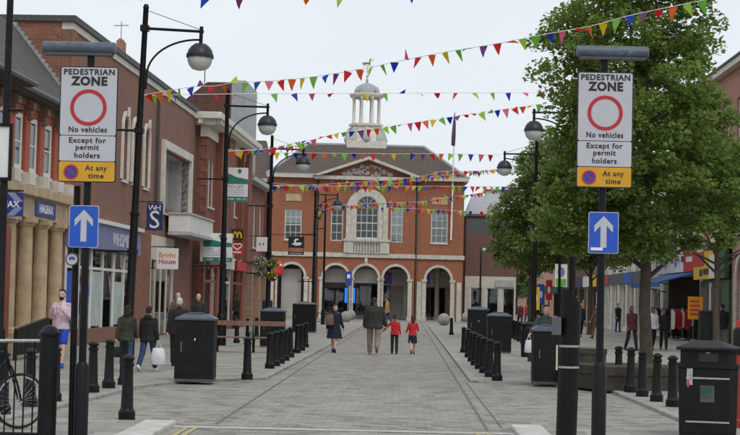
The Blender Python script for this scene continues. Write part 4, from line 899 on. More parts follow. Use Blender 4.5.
# ---------------------------------------------------------------- pedestrian zone signs
def zone_sign(label, px_top, px_bot, Y, xl, xr, ytop, ybot, barx, bary, arrow_px, white_strip, alabel):
    pt = PY(*px_top, Y); pb = PY(*px_bot, Y); base = Vector((pb.x, Y, P0))
    e = T('zone_sign_post', label, 'sign post', tuple(base))
    lean = (pt.x-pb.x)/(pt.z-pb.z); top = PY(px_top[0], bary, Y).z
    tz = lambda z: lean*(z-P0-0)+ (pb.x + lean*(P0-pb.z) - base.x)
    zsw = PY(px_bot[0], 362, Y).z
    MB().tube([(tz(0),0,0-.0),(tz(zsw-.06),0,zsw-.06-P0),(tz(zsw),0,zsw-P0)], [.078,.078,.048], 16).build('pole_base', K['black'], e, smooth=40)
    MB().tube([(tz(zsw-.02),0,zsw-.02-P0),(tz(top),0,top-P0)], .041, 14).build('pole', K['black'], e, smooth=40)
    b0 = PY(barx[0], bary, Y); b1 = PY(barx[1], bary, Y)
    bar = MB().lathe([(.05,b0.x-base.x),(.066,b0.x-base.x+.01),(.066,b1.x-base.x-.01),(.05,b1.x-base.x)], 18, (0,-.03,top-P0), 'x').build('sign_light', K['bar_grey'], e, smooth=40)
    MB().bx(b0.x-base.x+.03,b1.x-base.x-.03,-.08,.02,top-P0-.085,top-P0-.055).build('light_housing', K['coping'], bar)
    a = PY(xl, ytop, Y); b = PY(xr, ybot, Y); wd = b.x-a.x; ht = a.z-b.z
    ctr = Vector(((a.x+b.x)/2-base.x, -.075, (a.z+b.z)/2-P0))
    rot = math.atan(lean)
    pl = flat(rrect(-wd/2,wd/2,-ht/2,ht/2,.03), [], .012).build('sign_plate', K['sign_black'], e); pl.location = ctr; pl.rotation_euler = (0, rot, 0)
    zz_ = lambda f: ht/2 - f*ht
    f1, f2 = .597, .82
    def panel(nm, za, zb, mat): 
        o = flat(rrect(-wd/2+.012,wd/2-.012,zb,za,.018), [], .004).build(nm, mat, pl); o.location.y = -.005; return o
    p1 = panel('sign_panel', zz_(0)-.012, zz_(f1)+.004, K['sign_white']); p2 = panel('sign_panel', zz_(f1)-.004, zz_(f2)+.004, K['sign_white']); p3 = panel('sign_panel', zz_(f2)-.004, zz_(1)+.012, K['sign_yellow'])
    def tx(s, size, f, bold=.015, x=0, sx=1.0, tgt=None):
        ext = lambda q: (min(v[0] for v in q.v), max(v[0] for v in q.v))
        mk = lambda q: text_mb(q, size, 0, zz_(f), -.006, bold*1.7, .003, align='LEFT', space=1.12)
        lo, hi = ext(mk(s)); k = tgt/(hi-lo); c = (lo+hi)/2; pos = 0
        for wd_ in s.split(' '):
            pos += len(wd_); mb = mk(wd_); l0, h0 = ext(mb); sh = ext(mk(s[:pos]))[1]-h0; pos += 1
            mb.v = [((v[0]+sh-c)*k+x, v[1], v[2]) for v in mb.v]; mb.build('word', K['sign_black'], pl)
    tx('PEDESTRIAN', .085, .05, .02, tgt=wd*.88); tx('ZONE', .128, .13, .03, tgt=wd*.63)
    r_ = wd*.315; zc = zz_(.355)
    o = flat(circ(0,zc,r_,48), [circ(0,zc,r_*.8,48)], .004).build('red_ring', K['sign_red'], pl); o.location.y = -.0085
    tx('No vehicles', .085, .547, .015, tgt=wd*.66)
    tx('Except for', .08, .640, .015, tgt=wd*.64); tx('permit', .08, .7, .015, tgt=wd*.4); tx('holders', .08, .77, .015, tgt=wd*.44)
    tx('At any', .078, .878, .012, x=wd*.16, tgt=wd*.38); tx('time', .078, .945, .012, x=wd*.16, tgt=wd*.27)
    zc = zz_(.912); cx = -wd*.27; rr = wd*.125
    o = flat(circ(cx,zc,rr), [], .003).build('no_waiting_disc', K['ring_blue'], pl); o.location.y = -.0085
    mb = flat(circ(cx,zc,rr), [circ(cx,zc,rr*.8)], .003); mb.prism([(cx-rr*.62,zc+rr*.5),(cx-rr*.5,zc+rr*.62),(cx+rr*.62,zc-rr*.5),(cx+rr*.5,zc-rr*.62)], .0, .003)
    mb.build('no_waiting_bar', K['sign_red'], o).location.y = -.0035
    MB().bx(-.06,.06,.012,.06,ht*.25,ht*.29).bx(-.06,.06,.012,.06,-ht*.29,-ht*.25).build('clip', K['coping'], pl)
    # blue arrow plate
    a = PY(arrow_px[0], arrow_px[1], Y); b = PY(arrow_px[2], arrow_px[3], Y); wd2 = b.x-a.x; ht2 = a.z-b.z
    ap = T('one_way_sign', alabel, 'sign', ((a.x+b.x)/2, Y-.065, (a.z+b.z)/2)); ap.rotation_euler = (0, rot, 0)
    flat(rrect(-wd2/2,wd2/2,-ht2/2,ht2/2,.022), [], .008).build('plate', K['sign_white'], ap).location.y = 0
    flat(rrect(-wd2/2+.008,wd2/2-.008,-ht2/2+.008,ht2/2-.008,.018), [], .003).build('face', K['sign_blue'], ap).location.y = -.004
    W_, H_ = wd2, ht2
    arrow = [(-.10*W_,-.36*H_),(.10*W_,-.36*H_),(.10*W_,.17*H_),(.31*W_,-.0*H_),(.31*W_,.17*H_),(0,.40*H_),(-.31*W_,.17*H_),(-.31*W_,-.0*H_),(-.10*W_,.17*H_)]
    flat(arrow, [], .002).build('arrow', K['sign_white'], ap).location.y = -.0065
    MB().bx(-.05,.05,.008,.055,H_*.2,H_*.26).bx(-.05,.05,.008,.055,-H_*.26,-H_*.2).build('clip', K['coping'], ap)
    if white_strip: MB().bx(-.42*W_,-.02*W_,-.009,-.0065,-.43*H_,-.36*H_).build('sticker', K['letter_white'], ap)  # white strip low on the left of the arrow plate
    return e
zone_sign('black post with sign light and pedestrian zone sign beside the bicycle', (91,60), (80.5,430), 17.0, 62.5, 116.5, 67, 183.5, (43.5,116.5), 48.5, (71,205.5,99,248), False, 'blue one way arrow plate under the zone sign beside the bicycle')
zone_sign('black post with sign light and pedestrian zone sign in front of the big tree', (604.5,60), (598.5,430), 17.0, 577, 631, 72.5, 189, (576.5,648), 52.5, (588,212,617.5,254), True, 'blue one way arrow plate with sticker under the zone sign before the tree')
# second slim pole beside the first sign with a round plate
pt = PY(77,200,17.15); pb = PY(71.5,430,17.15)
e = T('cycle_route_post', 'slim black pole with small round cycle plate beside the zone sign', 'sign post', (pb.x, 17.15, P0))
k_ = (pt.x-pb.x)/(pt.z-pb.z); f = lambda z: k_*(z-pb.z)
ztop = PY(77,186,17.15).z
MB().tube([(f(P0),0,0),(f(ztop),0,ztop-P0)], .038, 14).build('pole', K['black'], e, smooth=40)
c = PY(66.5,258.5,16.75); d_ = MB().lathe([(.072,-.03),(.072,.02)], 24, (c.x-pb.x,-.09,c.z-P0), 'y').build('round_plate', K['sign_black'], e, smooth=40)
MB().lathe([(.06,-.036),(.06,-.031)], 24, (c.x-pb.x,-.09,c.z-P0), 'y').build('plate_face', K['sign_white'], d_)
mb = MB().bx(-.02,.02,-.04,-.0365,-.005,.012).lathe([(.012,-.04),(.012,-.0365)], 10, (-.02,0,-.01), 'y').lathe([(.012,-.04),(.012,-.0365)], 10, (.02,0,-.01), 'y'); mb.xf(Matrix.Translation((c.x-pb.x,-.09,c.z-P0+.012))).build('bicycle_symbol', K['ring_blue'], d_)
MB().tube([(c.x-pb.x,-.07,c.z-P0),(f(c.z),0,c.z-P0)], .012, 6).build('bracket', K['black'], d_)
# ---------------------------------------------------------------- control pillar with slanted top
p = PY(566,430,18.2); e = T('control_pillar', 'stout black pillar with slanted top, taped bands and grey box', 'pillar', (p.x,18.2,P0))
zt = PY(566,286,18.2).z - P0; r_ = .118
n = 20; vs_ = []; k2 = .035
for k in range(n): a = 2*PI*k/n; vs_.append((r_*math.cos(a), r_*math.sin(a), 0))
for k in range(n): a = 2*PI*k/n; vs_.append((r_*math.cos(a)+k2, r_*math.sin(a), zt-.11-.95*r_*math.cos(a)))
MB().add(vs_, [tuple(range(n-1,-1,-1)), tuple(range(n,2*n))]+[(k,(k+1)%n,n+(k+1)%n,n+k) for k in range(n)]).build('pillar_tube', K['black'], e, smooth=40)
for yy in (346,367): 
    z = PY(566,yy,18.2).z-P0; MB().lathe([(r_+.004,z-.012),(r_+.004,z+.012)], 20, (k2*z/zt,0,0)).build('tape_band', K['steel'], e, smooth=40)
a = PY(552.5,317,18.1); b = PY(559,335,18.1); MB().bx(a.x-p.x,b.x-p.x+.02,-.16,-.02,b.z-P0,a.z-P0).build('grey_box', K['gutter'], e, bevel=.008)
a = PY(556,345,18.1); b = PY(558,370,18.1); MB().bx(a.x-p.x+.0,b.x-p.x-.008,-.125,-.12,b.z-P0,a.z-P0).build('tag', K['cream'], e)

# ---------------------------------------------------------------- bollards
def bollard_mesh(h=.84):
    mb = MB().lathe([(.115,0),(.115,.11),(.098,.125),(.085,.16),(.07,.62),(.068,.68),(.082,.69),(.082,.725),(.066,.735),(.066,.765),(.09,.775),(.09,.795),(.06,.825),(.02,.84)], 16)
    mb.v = [(x,y,z*h/.84) for x,y,z in mb.v]; return mb.build('bollard', K['black'], None, smooth=35, data=True)
BM = bollard_mesh()
ORD = ['first','second','third','fourth','fifth','sixth','seventh','eighth']
def bollards(pts, label, group, h=None):
    for i_, (x, y) in enumerate(pts):
        p = G(x, y, P0); o = link('bollard', BM, None, p, (0,0,random.uniform(0,6)))
        s = random.uniform(.985,1.015); o.scale = (s, s, s*(h or 1)); o.rotation_euler.x = random.uniform(-.014,.014); o.rotation_euler.y = random.uniform(-.014,.014)
        tag(o, label.replace('#', ORD[i_]), 'bollard', group if len(pts) > 1 else None)
bollards([(2,414),(29.5,406.6),(54,401)], 'black cast iron bollard behind the bicycle railing, # towards the pink topped person', 'bollards behind the bicycle railing')
bollards([(92.3,392.4),(108.5,388),(124,384.7)], 'black bollard between zone sign post and couple in dark coats, # from the post', 'bollards near the couple')
p = G(126.6,420,0); o = link('bollard', BM, None, p); o.scale = (1,1,1.05); tag(o, 'lone black bollard out in the roadway near the manhole cover', 'bollard')
bollards([(247,379.6)], 'lone black bollard in front of the wooden bench', None)
bollards([(269.7,368.5),(275.5,366),(280.3,363.4),(285.2,360.6),(290.2,357.4),(297,353),(301.5,350.6),(305.5,347.3)], 'black bollard in the kerb row beside the bench, # from the kerb corner', 'kerb row by the bench')
bollards([(497,381),(489.7,377),(484,373),(479.4,369),(475,365.3),(471.6,361.5),(468.4,357.5),(463.6,352.6)], 'black bollard in the kerb row beside the black cabinets, # from the kerb corner', 'kerb row by the cabinets')
bollards([(512.8,338.3),(516,339.7),(519.3,341.5),(523,343.5),(526.5,345)], 'black bollard in the short row behind the cabinets, # from the street edge', 'row behind the cabinets')
bollards([(451.3,334.8)], 'lone black bollard ahead of the kerb row near the stone balls', None)
bollards([(618.7,387.8),(630.2,392.2),(642.3,396.5),(656.5,401.5),(672.7,406.7)], 'black bollard along the mossy planter wall, # counted towards the octagonal litter bin', 'row along the planter wall')
bollards([(206,344),(236.5,343),(247.5,341),(256.5,339)], 'black bollard standing behind the wooden bench, # counted towards the kerb', 'bollards behind the bench')
# ---------------------------------------------------------------- black cabinets
def cabinet(label, px_, py_, w_, h_, rz=0, mark=False):
    p = G(px_, py_, P0); e = T('street_cabinet', label, 'cabinet', (p.x, p.y+w_/2, P0), rz)
    d = w_/2
    MB().bx(-d,d,-d,d,.06,h_-.1).build('body', K['black_matt'], e, bevel=.012); MB().bx(-d+.008,d-.008,-d+.008,d-.008,0,.06).build('plinth', K['coping'], e)
    l_ = MB().bx(-d-.02,d+.02,-d-.02,d+.02,h_-.1,h_-.06).taper(-d-.02,d+.02,-d-.02,d+.02,h_-.06,h_+.02,.16*w_/.7,.16*w_/.7).build('lid', K['lid'], e, bevel=.006)
    MB().bx(-d*.45,d*.35,-d*.4,d*.4,h_+.02,h_+.05).build('lid_knob', K['lid'], l_, bevel=.01)
    MB().bx(-d+.05,d-.05,-d-.008,-d-.001,.14,h_-.16).build('door', K['black_matt'], e)
    MB().bx(-d+.11,-d+.14,-d-.03,-d-.009,h_*.45,h_*.6).build('handle', K['coping'], e)
    if mark: MB().bx(-.0,.022,-d-.014,-d-.009,h_*.62,h_*.655).build('sticker', K['letter_white'], e)
    return e
cabinet('big black street cabinet with slate grey lid next to the white haired man', 192.5, 382, .74, 1.27, R(2), True)
cabinet('black street cabinet with slate lid behind the wooden bench', 271.5, 347.4, .78, 1.26)
cabinet('wide black street cabinet beyond the bench near the schoolgirl in navy', 303.5, 332.5, 1.1, 1.42)
cabinet('black street cabinet with white bird shaped sticker behind the bollard row', 478, 344.5, .8, 1.42, 0, True)
cabinet('black street cabinet with grey edged lid beside the bollard row', 499.3, 353.4, .76, 1.28)
cabinet('tall black street cabinet in front of the man with carrier bag', 545.8, 384.5, .53, 1.17, 0)
# ---------------------------------------------------------------- litter bins
def litter_bin(label, loc, w_, h_, rz, detail=True):
    e = T('litter_bin', label, 'litter bin', loc, rz); d = w_/2; c = d*.72
    def octo(d_, cc): return [(-cc,-d_),(cc,-d_),(d_,-cc),(d_,cc),(cc,d_),(-cc,d_),(-d_,cc),(-d_,-cc)]
    def oct_prism(d_, cc, z0, z1, d2=None): 
        a = octo(d_, cc); d2 = d2 or d_; b = octo(d2, cc*d2/d_); return MB().add([(x,y,z0) for x,y in a]+[(x,y,z1) for x,y in b], [tuple(range(7,-1,-1)), tuple(range(8,16))]+[(k,(k+1)%8,8+(k+1)%8,8+k) for k in range(8)])
    oct_prism(d*.94,c*.94,0,.06*h_).build('base', K['black_matt'], e)
    oct_prism(d*.95,c*.95,.06*h_,.72*h_,d).build('body', K['black_matt'], e, bevel=.008)
    oct_prism(d*1.03,c*1.03,.72*h_,.765*h_).build('rim', K['black_matt'], e, bevel=.008)
    hd = oct_prism(d*.93,c*.93,.765*h_,.905*h_).build('hood', K['black_matt'], e)
    oct_prism(d*1.07,c*1.07,.905*h_,.935*h_).build('roof_rim', K['black_matt'], e, bevel=.008)
    oct_prism(d*1.05,c*1.05,.935*h_,1.0*h_,d*.4).build('roof', K['black_matt'], e, bevel=.008)
    MB().bx(-c*.45,c*.45,-d*.96,-d*.93+.01,.79*h_,.88*h_).build('slot', K['sign_black'], hd)
    if detail:
        MB().bx(-c,c,-d*1.01,-d*.985,.615*h_,.632*h_).build('stripe', K['steel'], e); MB().bx(-c,c,-d*.985,-d*.955,.17*h_,.187*h_).build('stripe', K['steel'], e)
        MB().bx(-c*.1,c*.1,-d*.955,-d*.925,.85*h_,.885*h_).build('label_plate', K['letter_white'], hd)
        t_ = MB().bx(-c*.35,c*.3,-d*1.0,-d*.975,.38*h_,.55*h_).build('poster', K['coping'], e); MB().bx(-c*.3,c*.2,-d*1.005,-d*1.001,.47*h_,.53*h_).build('poster_print', K['dark_green'], t_)
        MB().bx(-c*.97,-c*.7,-d*1.0,-d*.975,.55*h_,.72*h_).build('crest_sticker', K['steel'], e)
        MB().bx(-c*.95,-c*.85,-d*1.01,-d*1.001,.53*h_,.6*h_).build('crest_mark', K['red_text'], e)
    return e
p = PY(708,420,20.2); litter_bin('big octagonal black litter bin with pitched roof, silver stripe and stickers', (p.x,p.y,P0), .74, 1.22, R(-12))
p = G(529,357.3,P0); litter_bin('small black litter bin behind the row of black cabinets', (p.x,p.y+.25,P0), .46, 1.08, 0, False)
# red and black post box behind the litter bin
p = PY(753,420,22.0); e = T('red_bin', 'red and black banded street bin half hidden by the octagonal litter bin', 'bin', (p.x,22.0,P0))
MB().lathe([(.27,0),(.27,.1),(.25,.12),(.25,1.0)], 24).build('body', M('red enamel',(.42,.03,.02),.4,.2), e, smooth=40); MB().lathe([(.255,1.0),(.28,1.02),(.28,1.34),(.25,1.38)], 24).build('collar', K['black_matt'], e, smooth=40); MB().lathe([(.25,1.38),(.23,1.47),(.12,1.52),(.02,1.53)], 24).build('dome', K['bright_red'], e, smooth=50)
# ---------------------------------------------------------------- benches
def bench(label, xa, xb, Y):
    a = PY(xa,324,Y); b = PY(xb,324,Y); wd = b.x-a.x; e = T('bench', label, 'bench', ((a.x+b.x)/2, Y, P0)); h = wd/2
    for k, (z0_, z1_) in enumerate(((.79,.93),)): MB().bx(-h,h,-.05-.02*k,-.015-.02*k,z0_,z1_).build('back_slat', K['wood'], e, bevel=.006)
    for k in range(4): MB().bx(-h,h,.0+.11*k,.095+.11*k,.42,.46).build('seat_slat', K['wood'], e, bevel=.006)
    for s_ in (-1,1):
        x = s_*(h-.04)
        MB().tube([(x,-.02,.95),(x,.0,.44),(x,.1,.03)], .025).tube([(x,.42,.44),(x,.36,0)], .025).tube([(x,.0,.41),(x,.43,.41)], .02).bx(x-.04,x+.04,.05,.4,0,.03).build('leg_frame', K['black'], e, smooth=50)
        MB().tube([(x+s_*.03,-.04,.95),(x+s_*.03,-.02,.6)], .018).tube([(x+s_*.03,-.03,.64),(x+s_*.03,.38,.64),(x+s_*.03,.42,.46)], .018).build('armrest', K['steel'], e, smooth=50)
bench('wooden slat bench with steel armrests, end nearer the black cabinet with grey lid', 215.5, 250, 46.5); bench('wooden slat bench with steel armrests, end nearer the kerb bollards', 252, 286, 46.5)
# ---------------------------------------------------------------- stone balls
for i,(x,y,r_) in enumerate(((443.8,326.3,.42),(428.8,319.6,.4),(466.5,322.5,.4),(392,318.3,.4),(346,323,.4),(355,318.2,.38),(350.5,320.5,.4))):
    p = G(x, y, 0); e = T('stone_ball', 'grey concrete ball bollard on the square before the guildhall', 'bollard', (p.x,p.y,0), 0, 'stone balls before the guildhall')
    MB().ball((0,0,r_+.03), r_, n=24, m_=16).build('ball', K['sphere'], e, smooth=60); MB().lathe([(.24,0),(.24,.05),(.2,.09)], 16).build('foot', K['sphere'], e)
# ---------------------------------------------------------------- planter walls
def planter(label, xa, xb, y, h_, dep):
    a = G(xa,y,P0); b = G(xb,y,P0); e = T('planter_wall', label, 'planter', (a.x,a.y,P0), math.atan2(b.y-a.y,b.x-a.x)); L_ = (b-a).length
    flat(rect(0,L_,0,h_*.62), [], dep).build('lower_wall', K['moss_wall'], e, bevel=.01); MB().bx(-.02,L_+.02,-.03,dep+.02,h_*.62+.001,h_).build('seat_slab', K['moss_wall'], e, bevel=.015)
    return e
planter('low mossy planter wall around the big tree behind the bollards', 606, 696, 391, .46, 1.9)
planter('low mossy planter wall farther off behind the zone sign post', 561, 606, 364, .42, 1.6)
# ---------------------------------------------------------------- railing, big post, bicycle
p = PY(46.5,430,17.0); e = T('railing', 'black guard railing with stout domed end post beside the bicycle', 'railing', (p.x,17.0,P0)); zt = PY(46,325,17).z-P0
MB().lathe([(.1,0),(.1,zt-.12),(.118,zt-.11),(.118,zt-.08),(.105,zt-.07),(.07,zt-.02),(.02,zt)], 20).build('end_post', K['black'], e, smooth=40)
zr_ = PY(20,342,17).z-P0
tr_ = MB().tube([(0,0,zr_+.02),(-2.2,0,zr_-.03)], .018).build('top_rail', K['steel'], e, smooth=50); MB().tube([(0,0,.12),(-2.2,0,.12)], .018).build('bottom_rail', K['black'], e)
for k in range(1,20): MB().tube([(-.10*k-.06,0,.12),(-.10*k-.06,0,zr_+.0-.002*k)], .009, 6).build('baluster', K['black'], e)
MB().lathe([(.05,0),(.05,zr_+.1),(.02,zr_+.13)], 12, (-2.2,0,0)).build('far_post', K['black'], e, smooth=40)
hub = PY(19.5,405,19.0); yaw_ = R(-34)
e = T('bicycle', 'parked black bicycle with its front wheel behind the guard railing', 'bicycle', (hub.x,19.0,P0), R(36))
rw = .335
def wheel(x):
    t_ = MB(); n = 40; m_ = 8; vs2 = []; fs2 = []
    for k in range(n):
        a = 2*PI*k/n
        for j in range(m_):
            b = 2*PI*j/m_; rr = rw-.02+.02*math.cos(b); vs2.append((x+rr*math.cos(a), .02*math.sin(b), rw+rr*math.sin(a)))
    for k in range(n):
        for j in range(m_): fs2.append((k*m_+j,((k+1)%n)*m_+j,((k+1)%n)*m_+(j+1)%m_,k*m_+(j+1)%m_))
    w_ = t_.add(vs2,fs2).build('tyre', K['tyre'], e, smooth=60)
    flat(circ(x,rw,rw-.035,40),[circ(x,rw,rw-.055,40)],.022).build('rim', K['steel'], w_).location.y = -.011
    sp = MB()
    for k in range(24): a = 2*PI*k/24; sp.tube([(x,.02*(-1)**k,rw),(x+(rw-.05)*math.cos(a),0,rw+(rw-.05)*math.sin(a))], .0015, 4)
    sp.build('spokes', K['steel'], w_); MB().lathe([(.02,-.05),(.02,.05)], 12, (x,0,rw), 'y').build('hub', K['steel'], w_)
wheel(0); wheel(-1.05)
MB().tube([(0,.05,rw),(-.06,.05,rw+.22),(-.14,.04,rw+.42)], .014).tube([(0,-.05,rw),(-.06,-.05,rw+.22),(-.14,-.04,rw+.42)], .014).tube([(-.14,0,rw+.4),(-.22,0,rw+.66)], .022).build('fork', K['black'], e, smooth=50)
MB().tube([(-.17,0,rw+.5),(-.6,0,rw-.05)], .02).tube([(-.19,0,rw+.58),(-.74,0,rw+.5)], .018).tube([(-.6,0,rw-.05),(-.78,0,rw+.6)], .018).tube([(-.6,0,rw-.05),(-1.05,0,rw)], .012).tube([(-.75,0,rw+.5),(-1.05,0,rw)], .01).build('frame', K['black'], e, smooth=50)
MB().tube([(-.22,0,rw+.66),(-.2,0,rw+.7)], .016).tube([(-.2,-.28,rw+.72),(-.18,0,rw+.7),(-.2,.28,rw+.72)], .013).build('handlebar', K['black'], e, smooth=50)
MB().capsule((-.92,0,rw+.63),(-.66,0,rw+.64),.06,.025).build('saddle', K['tyre'], e, smooth=60)
MB().lathe([(.09,-.02),(.09,.02)], 20, (-.6,.05,rw-.05), 'y').tube([(-.6,.09,rw-.05),(-.5,.09,rw-.19)], .01).tube([(-.6,-.09,rw-.05),(-.7,-.09,rw+.09)], .01).bx(-.55,-.45,.09,.17,rw-.21,rw-.185).bx(-.75,-.65,-.17,-.09,rw+.08,rw+.105).build('crank', K['steel'], e)
for i_, (x_, yb, rz_, lb) in enumerate(((318,322,R(20),'parked bicycle behind the wide black cabinet'),(326,320.5,R(150),'parked bicycle leaning near the stone balls beyond the cabinet'))):
    b2 = copy_tree(e); q = G(x_, yb, P0); b2.location = q; b2.rotation_euler = (0,0,rz_); b2['label'] = lb
q = PY(348,312,118); zt_ = PY(348,271,118).z; e2 = T('slim_post', 'slim grey post with small blue plate before the guildhall arches', 'post', (q.x,118,0)); MB().lathe([(.06,0),(.05,zt_)], 10).build('post', K['gutter'], e2)
MB().bx(-.22,.22,-.08,-.055,zt_-1.1,zt_-.05).build('plate', K['ring_blue'], e2); MB().bx(-.12,.1,-.086,-.081,zt_-.55,zt_-.25).build('plate_print', K['letter_white'], e2)
# ramp hand rail panel in front of the bank
a = PY(16,331,37.5); b = PY(52,317.5,40.5); e = T('ramp_panel', 'black boarded ramp balustrade sloping in front of the bank', 'balustrade', (a.x,a.y,P0), math.atan2(b.y-a.y,b.x-a.x)); L_ = math.hypot(b.x-a.x,b.y-a.y)
for k in range(6):
    x_ = L_*k/6; x2 = L_*(k+1)/6-.012; h0 = a.z-P0+(b.z-a.z)*k/6; h1 = a.z-P0+(b.z-a.z)*(k+1)/6
    MB().prism([(x_,.12),(x2,.12),(x2,h1),(x_,h0)], 0, .04).build('board', K['black_matt'], e)
MB().tube([(0,.02,a.z-P0+.03),(L_,.02,b.z-P0+.03)], .03).build('hand_rail', K['black'], e); MB().bx(.02,.08,-.02,.06,0,a.z-P0).build('post', K['black'], e); MB().bx(L_-.08,L_-.02,-.02,.06,0,b.z-P0).build('post', K['black'], e)
# ---------------------------------------------------------------- hanging signs on the bank side
def proj_sign(B_, name, label, pxs, mat, proj_y, text=None, cat='sign', extra=None, bar=True):
    """board standing out from the facade, facing along the street; pxs = x0,y0,x1,y1"""
    u, _ = B_.px((pxs[0]+pxs[2])/2, pxs[3], proj_y)
    c = B_.M @ Vector((u, proj_y, 0)); Y = c.y
    a = PY(pxs[0], pxs[1], Y); b = PY(pxs[2], pxs[3], Y); wd = b.x-a.x; ht = a.z-b.z
    e = T(name, label, cat, ((a.x+b.x)/2, Y, b.z))
    MB().bx(-wd/2,wd/2,-.035,.035,0,ht).build('board', mat, e, bevel=.008)
    wallx = (B_.M @ Vector((u,0,0))).x - (a.x+b.x)/2
    if bar: MB().tube([(wallx,0,ht+.05),(wd/2,0,ht+.05)], .018).tube([(wallx,0,.03),(-wd/2,0,.03)], .018).bx(-wd*.35-.01,-wd*.35+.01,-.01,.01,ht,ht+.05).bx(wd*.35-.01,wd*.35+.01,-.01,.01,ht,ht+.05).build('bracket', K['black'], e)
    return e, wd, ht
e, wd, ht = proj_sign(B, 'bank_sign', 'blue projecting bank sign with white lettering on the tan columns', (-19,192,23,216.5), K['hfx'], -1.0)
text_mb('HALIFAX', .2, .02, ht*.5, -.037, .03, .004, sx=1.0).build('lettering', K['letter_white'], e)
mb = MB().prism([(wd*.12,ht),(wd*.3,ht),(wd*.5,ht*.62),(wd*.32,ht*.62)], -.038,-.0355).prism([(wd*.32,ht*.38),(wd*.5,ht*.38),(wd*.3,0.01),(wd*.12,0.01)], -.038,-.0355)
mb.build('cross_emblem', M('pale blue',(.25,.3,.5),.5,.05), e)
e, wd, ht = proj_sign(S, 'stationer_sign', 'navy projecting sign with white letters over the stationer shop', (147,203,162.5,230.5), K['navy'], -.62)

for c_, sz_, x_, z_ in (('W',.3,-.13,.82),('H',.3,.17,.82),('S',.92,0,.36)): text_mb(c_, ht*sz_, wd*x_*1.2, ht*z_, -.037, .0, .004).build('letter', K['letter_white'], e)
e, wd, ht = proj_sign(S, 'furniture_shop_sign', 'white projecting sign with orange and red words under the canopy', (157,248,178,269.5), K['letter_white'], -.7)
for s_, z_, m_ in (('Bright',.66,'orange_text'),('House',.36,'red_text')):
    mb = text_mb(s_, ht*.34, 0, ht*z_, -.037, .02, .004); xs = [v[0] for v in mb.v]; k = wd*.78/(max(xs)-min(xs)); mb.v = [((v[0]-(max(xs)+min(xs))/2)*k,v[1],v[2]) for v in mb.v]; mb.build('lettering', K[m_], e)
def to_let(label, pxs, py):
    e, wd, ht = proj_sign(Tn, 'letting_board', label, pxs, K['letter_white'], py, bar=False)
    MB().bx(-wd/2,wd/2,-.04,-.0355,0,ht*.15).build('green_band', K['green_print'], e); MB().prism([(-wd/2,ht*.52),(wd/2,ht*.52),(wd/2,ht*.66),(0,ht*.72),(-wd/2,ht*.86)],-.0395,-.0355).build('green_band', K['green_print'], e); MB().ball((wd*.12,-.036,ht*.9),wd*.09,.004,ht*.07,12,6).build('emblem', K['green_print'], e)
    for c_, q in (('TO',-.24),('LET',.14)): text_mb(c_, ht*.13, wd*q, ht*.43, -.038, .02, .003, sx=1.1).build('word', K['lilac'], e)
    for c_, q in (('01494',-.25),('450',.1),('172',.34)): text_mb(c_, ht*.085, wd*q, ht*.075, -.042, .01, .003, sx=1.0).build('word', K['letter_white'], e)
    for q in (.22,.28,.34): MB().bx(-wd*.35,wd*.35,-.0385,-.0355,ht*q-.012,ht*q+.008).build('print_line', K['lilac'], e)
    MB().bx(-wd/2-.12,-wd/2,-.04,.04,0,ht*1.0).build('mounting_post', K['white'], e)
to_let('upper green and white letting board high on the townhouse', (226,167.5,247.5,202), -.75)
to_let('lower green and white letting board on the townhouse above the shops', (203.5,233,232,262), -.85)
e, wd, ht = proj_sign(Gb, 'restaurant_sign', 'small black projecting sign with golden arched letter', (231.5,230,243,240.5), K['sign_black'], -.8)
mb = MB()
for s_ in (-1,1): mb.tube([(s_*wd*.18+wd*.16*math.cos(t),-.05,ht*.22+ht*.56*math.sin(t)) for t in np.linspace(0,PI,14)], .045, 6)
mb.build('arched_letter', K['mgold'], e)
e, wd, ht = proj_sign(Gb, 'charity_shop_sign', 'red projecting sign with white heart outline below the black sign', (231.5,240.8,243,254.5), K['bright_red'], -.8)
hp = [(.36*wd*math.sin(t)**3*1.0, -.05, ht*.58+ht*.017*(13*math.cos(t)-5*math.cos(2*t)-2*math.cos(3*t)-math.cos(4*t))) for t in np.linspace(0,2*PI,30)]
MB().tube(hp, .04, 6).build('heart_outline', K['letter_white'], e); MB().bx(-wd*.35,wd*.35,-.045,-.0355,ht*.1,ht*.22).build('print_line', K['letter_white'], e)
e, wd, ht = proj_sign(Gb, 'white_bank_sign', 'white projecting sign with small red emblem beside the flower baskets', (256.5,237,267,251.5), K['letter_white'], -1.1)
flat([(-wd*.28,ht*.5),(-wd*.1,ht*.62),(-wd*.1,ht*.38)], [], .005).build('emblem', K['bright_red'], e).location.y = -.041
flat([(wd*.28,ht*.5),(wd*.1,ht*.38),(wd*.1,ht*.62)], [], .005).build('emblem', K['bright_red'], e).location.y = -.041
# black sign with white swan hung between two posts
Ys = 97.2; a = PY(288.5,236.5,Ys); b = PY(304,248,Ys); e = T('swan_sign', 'black hanging sign with white swan shape and name strip below', 'sign', ((a.x+b.x)/2,Ys,b.z)); wd = b.x-a.x; ht = a.z-b.z
MB().bx(-wd/2,wd/2,-.04,.04,0,ht).build('board', K['sign_black'], e)
sw = [(-.3,.35),(-.05,.2),(.25,.22),(.38,.42),(.22,.5),(.02,.45),(-.02,.6),(.08,.72),(.18,.7),(.12,.82),(-.06,.82),(-.14,.62),(-.12,.45)]
flat([(x*wd,z*ht) for x,z in sw], [], .006).build('swan', K['letter_white'], e).location.y = -.047
MB().bx(-wd/2,wd/2,-.04,.04,-ht*.62,-ht*.36).build('name_strip', K['sign_black'], e); MB().bx(-wd*.38,wd*.38,-.046,-.0405,-ht*.52,-ht*.46).build('print_line', K['letter_grey'], e)
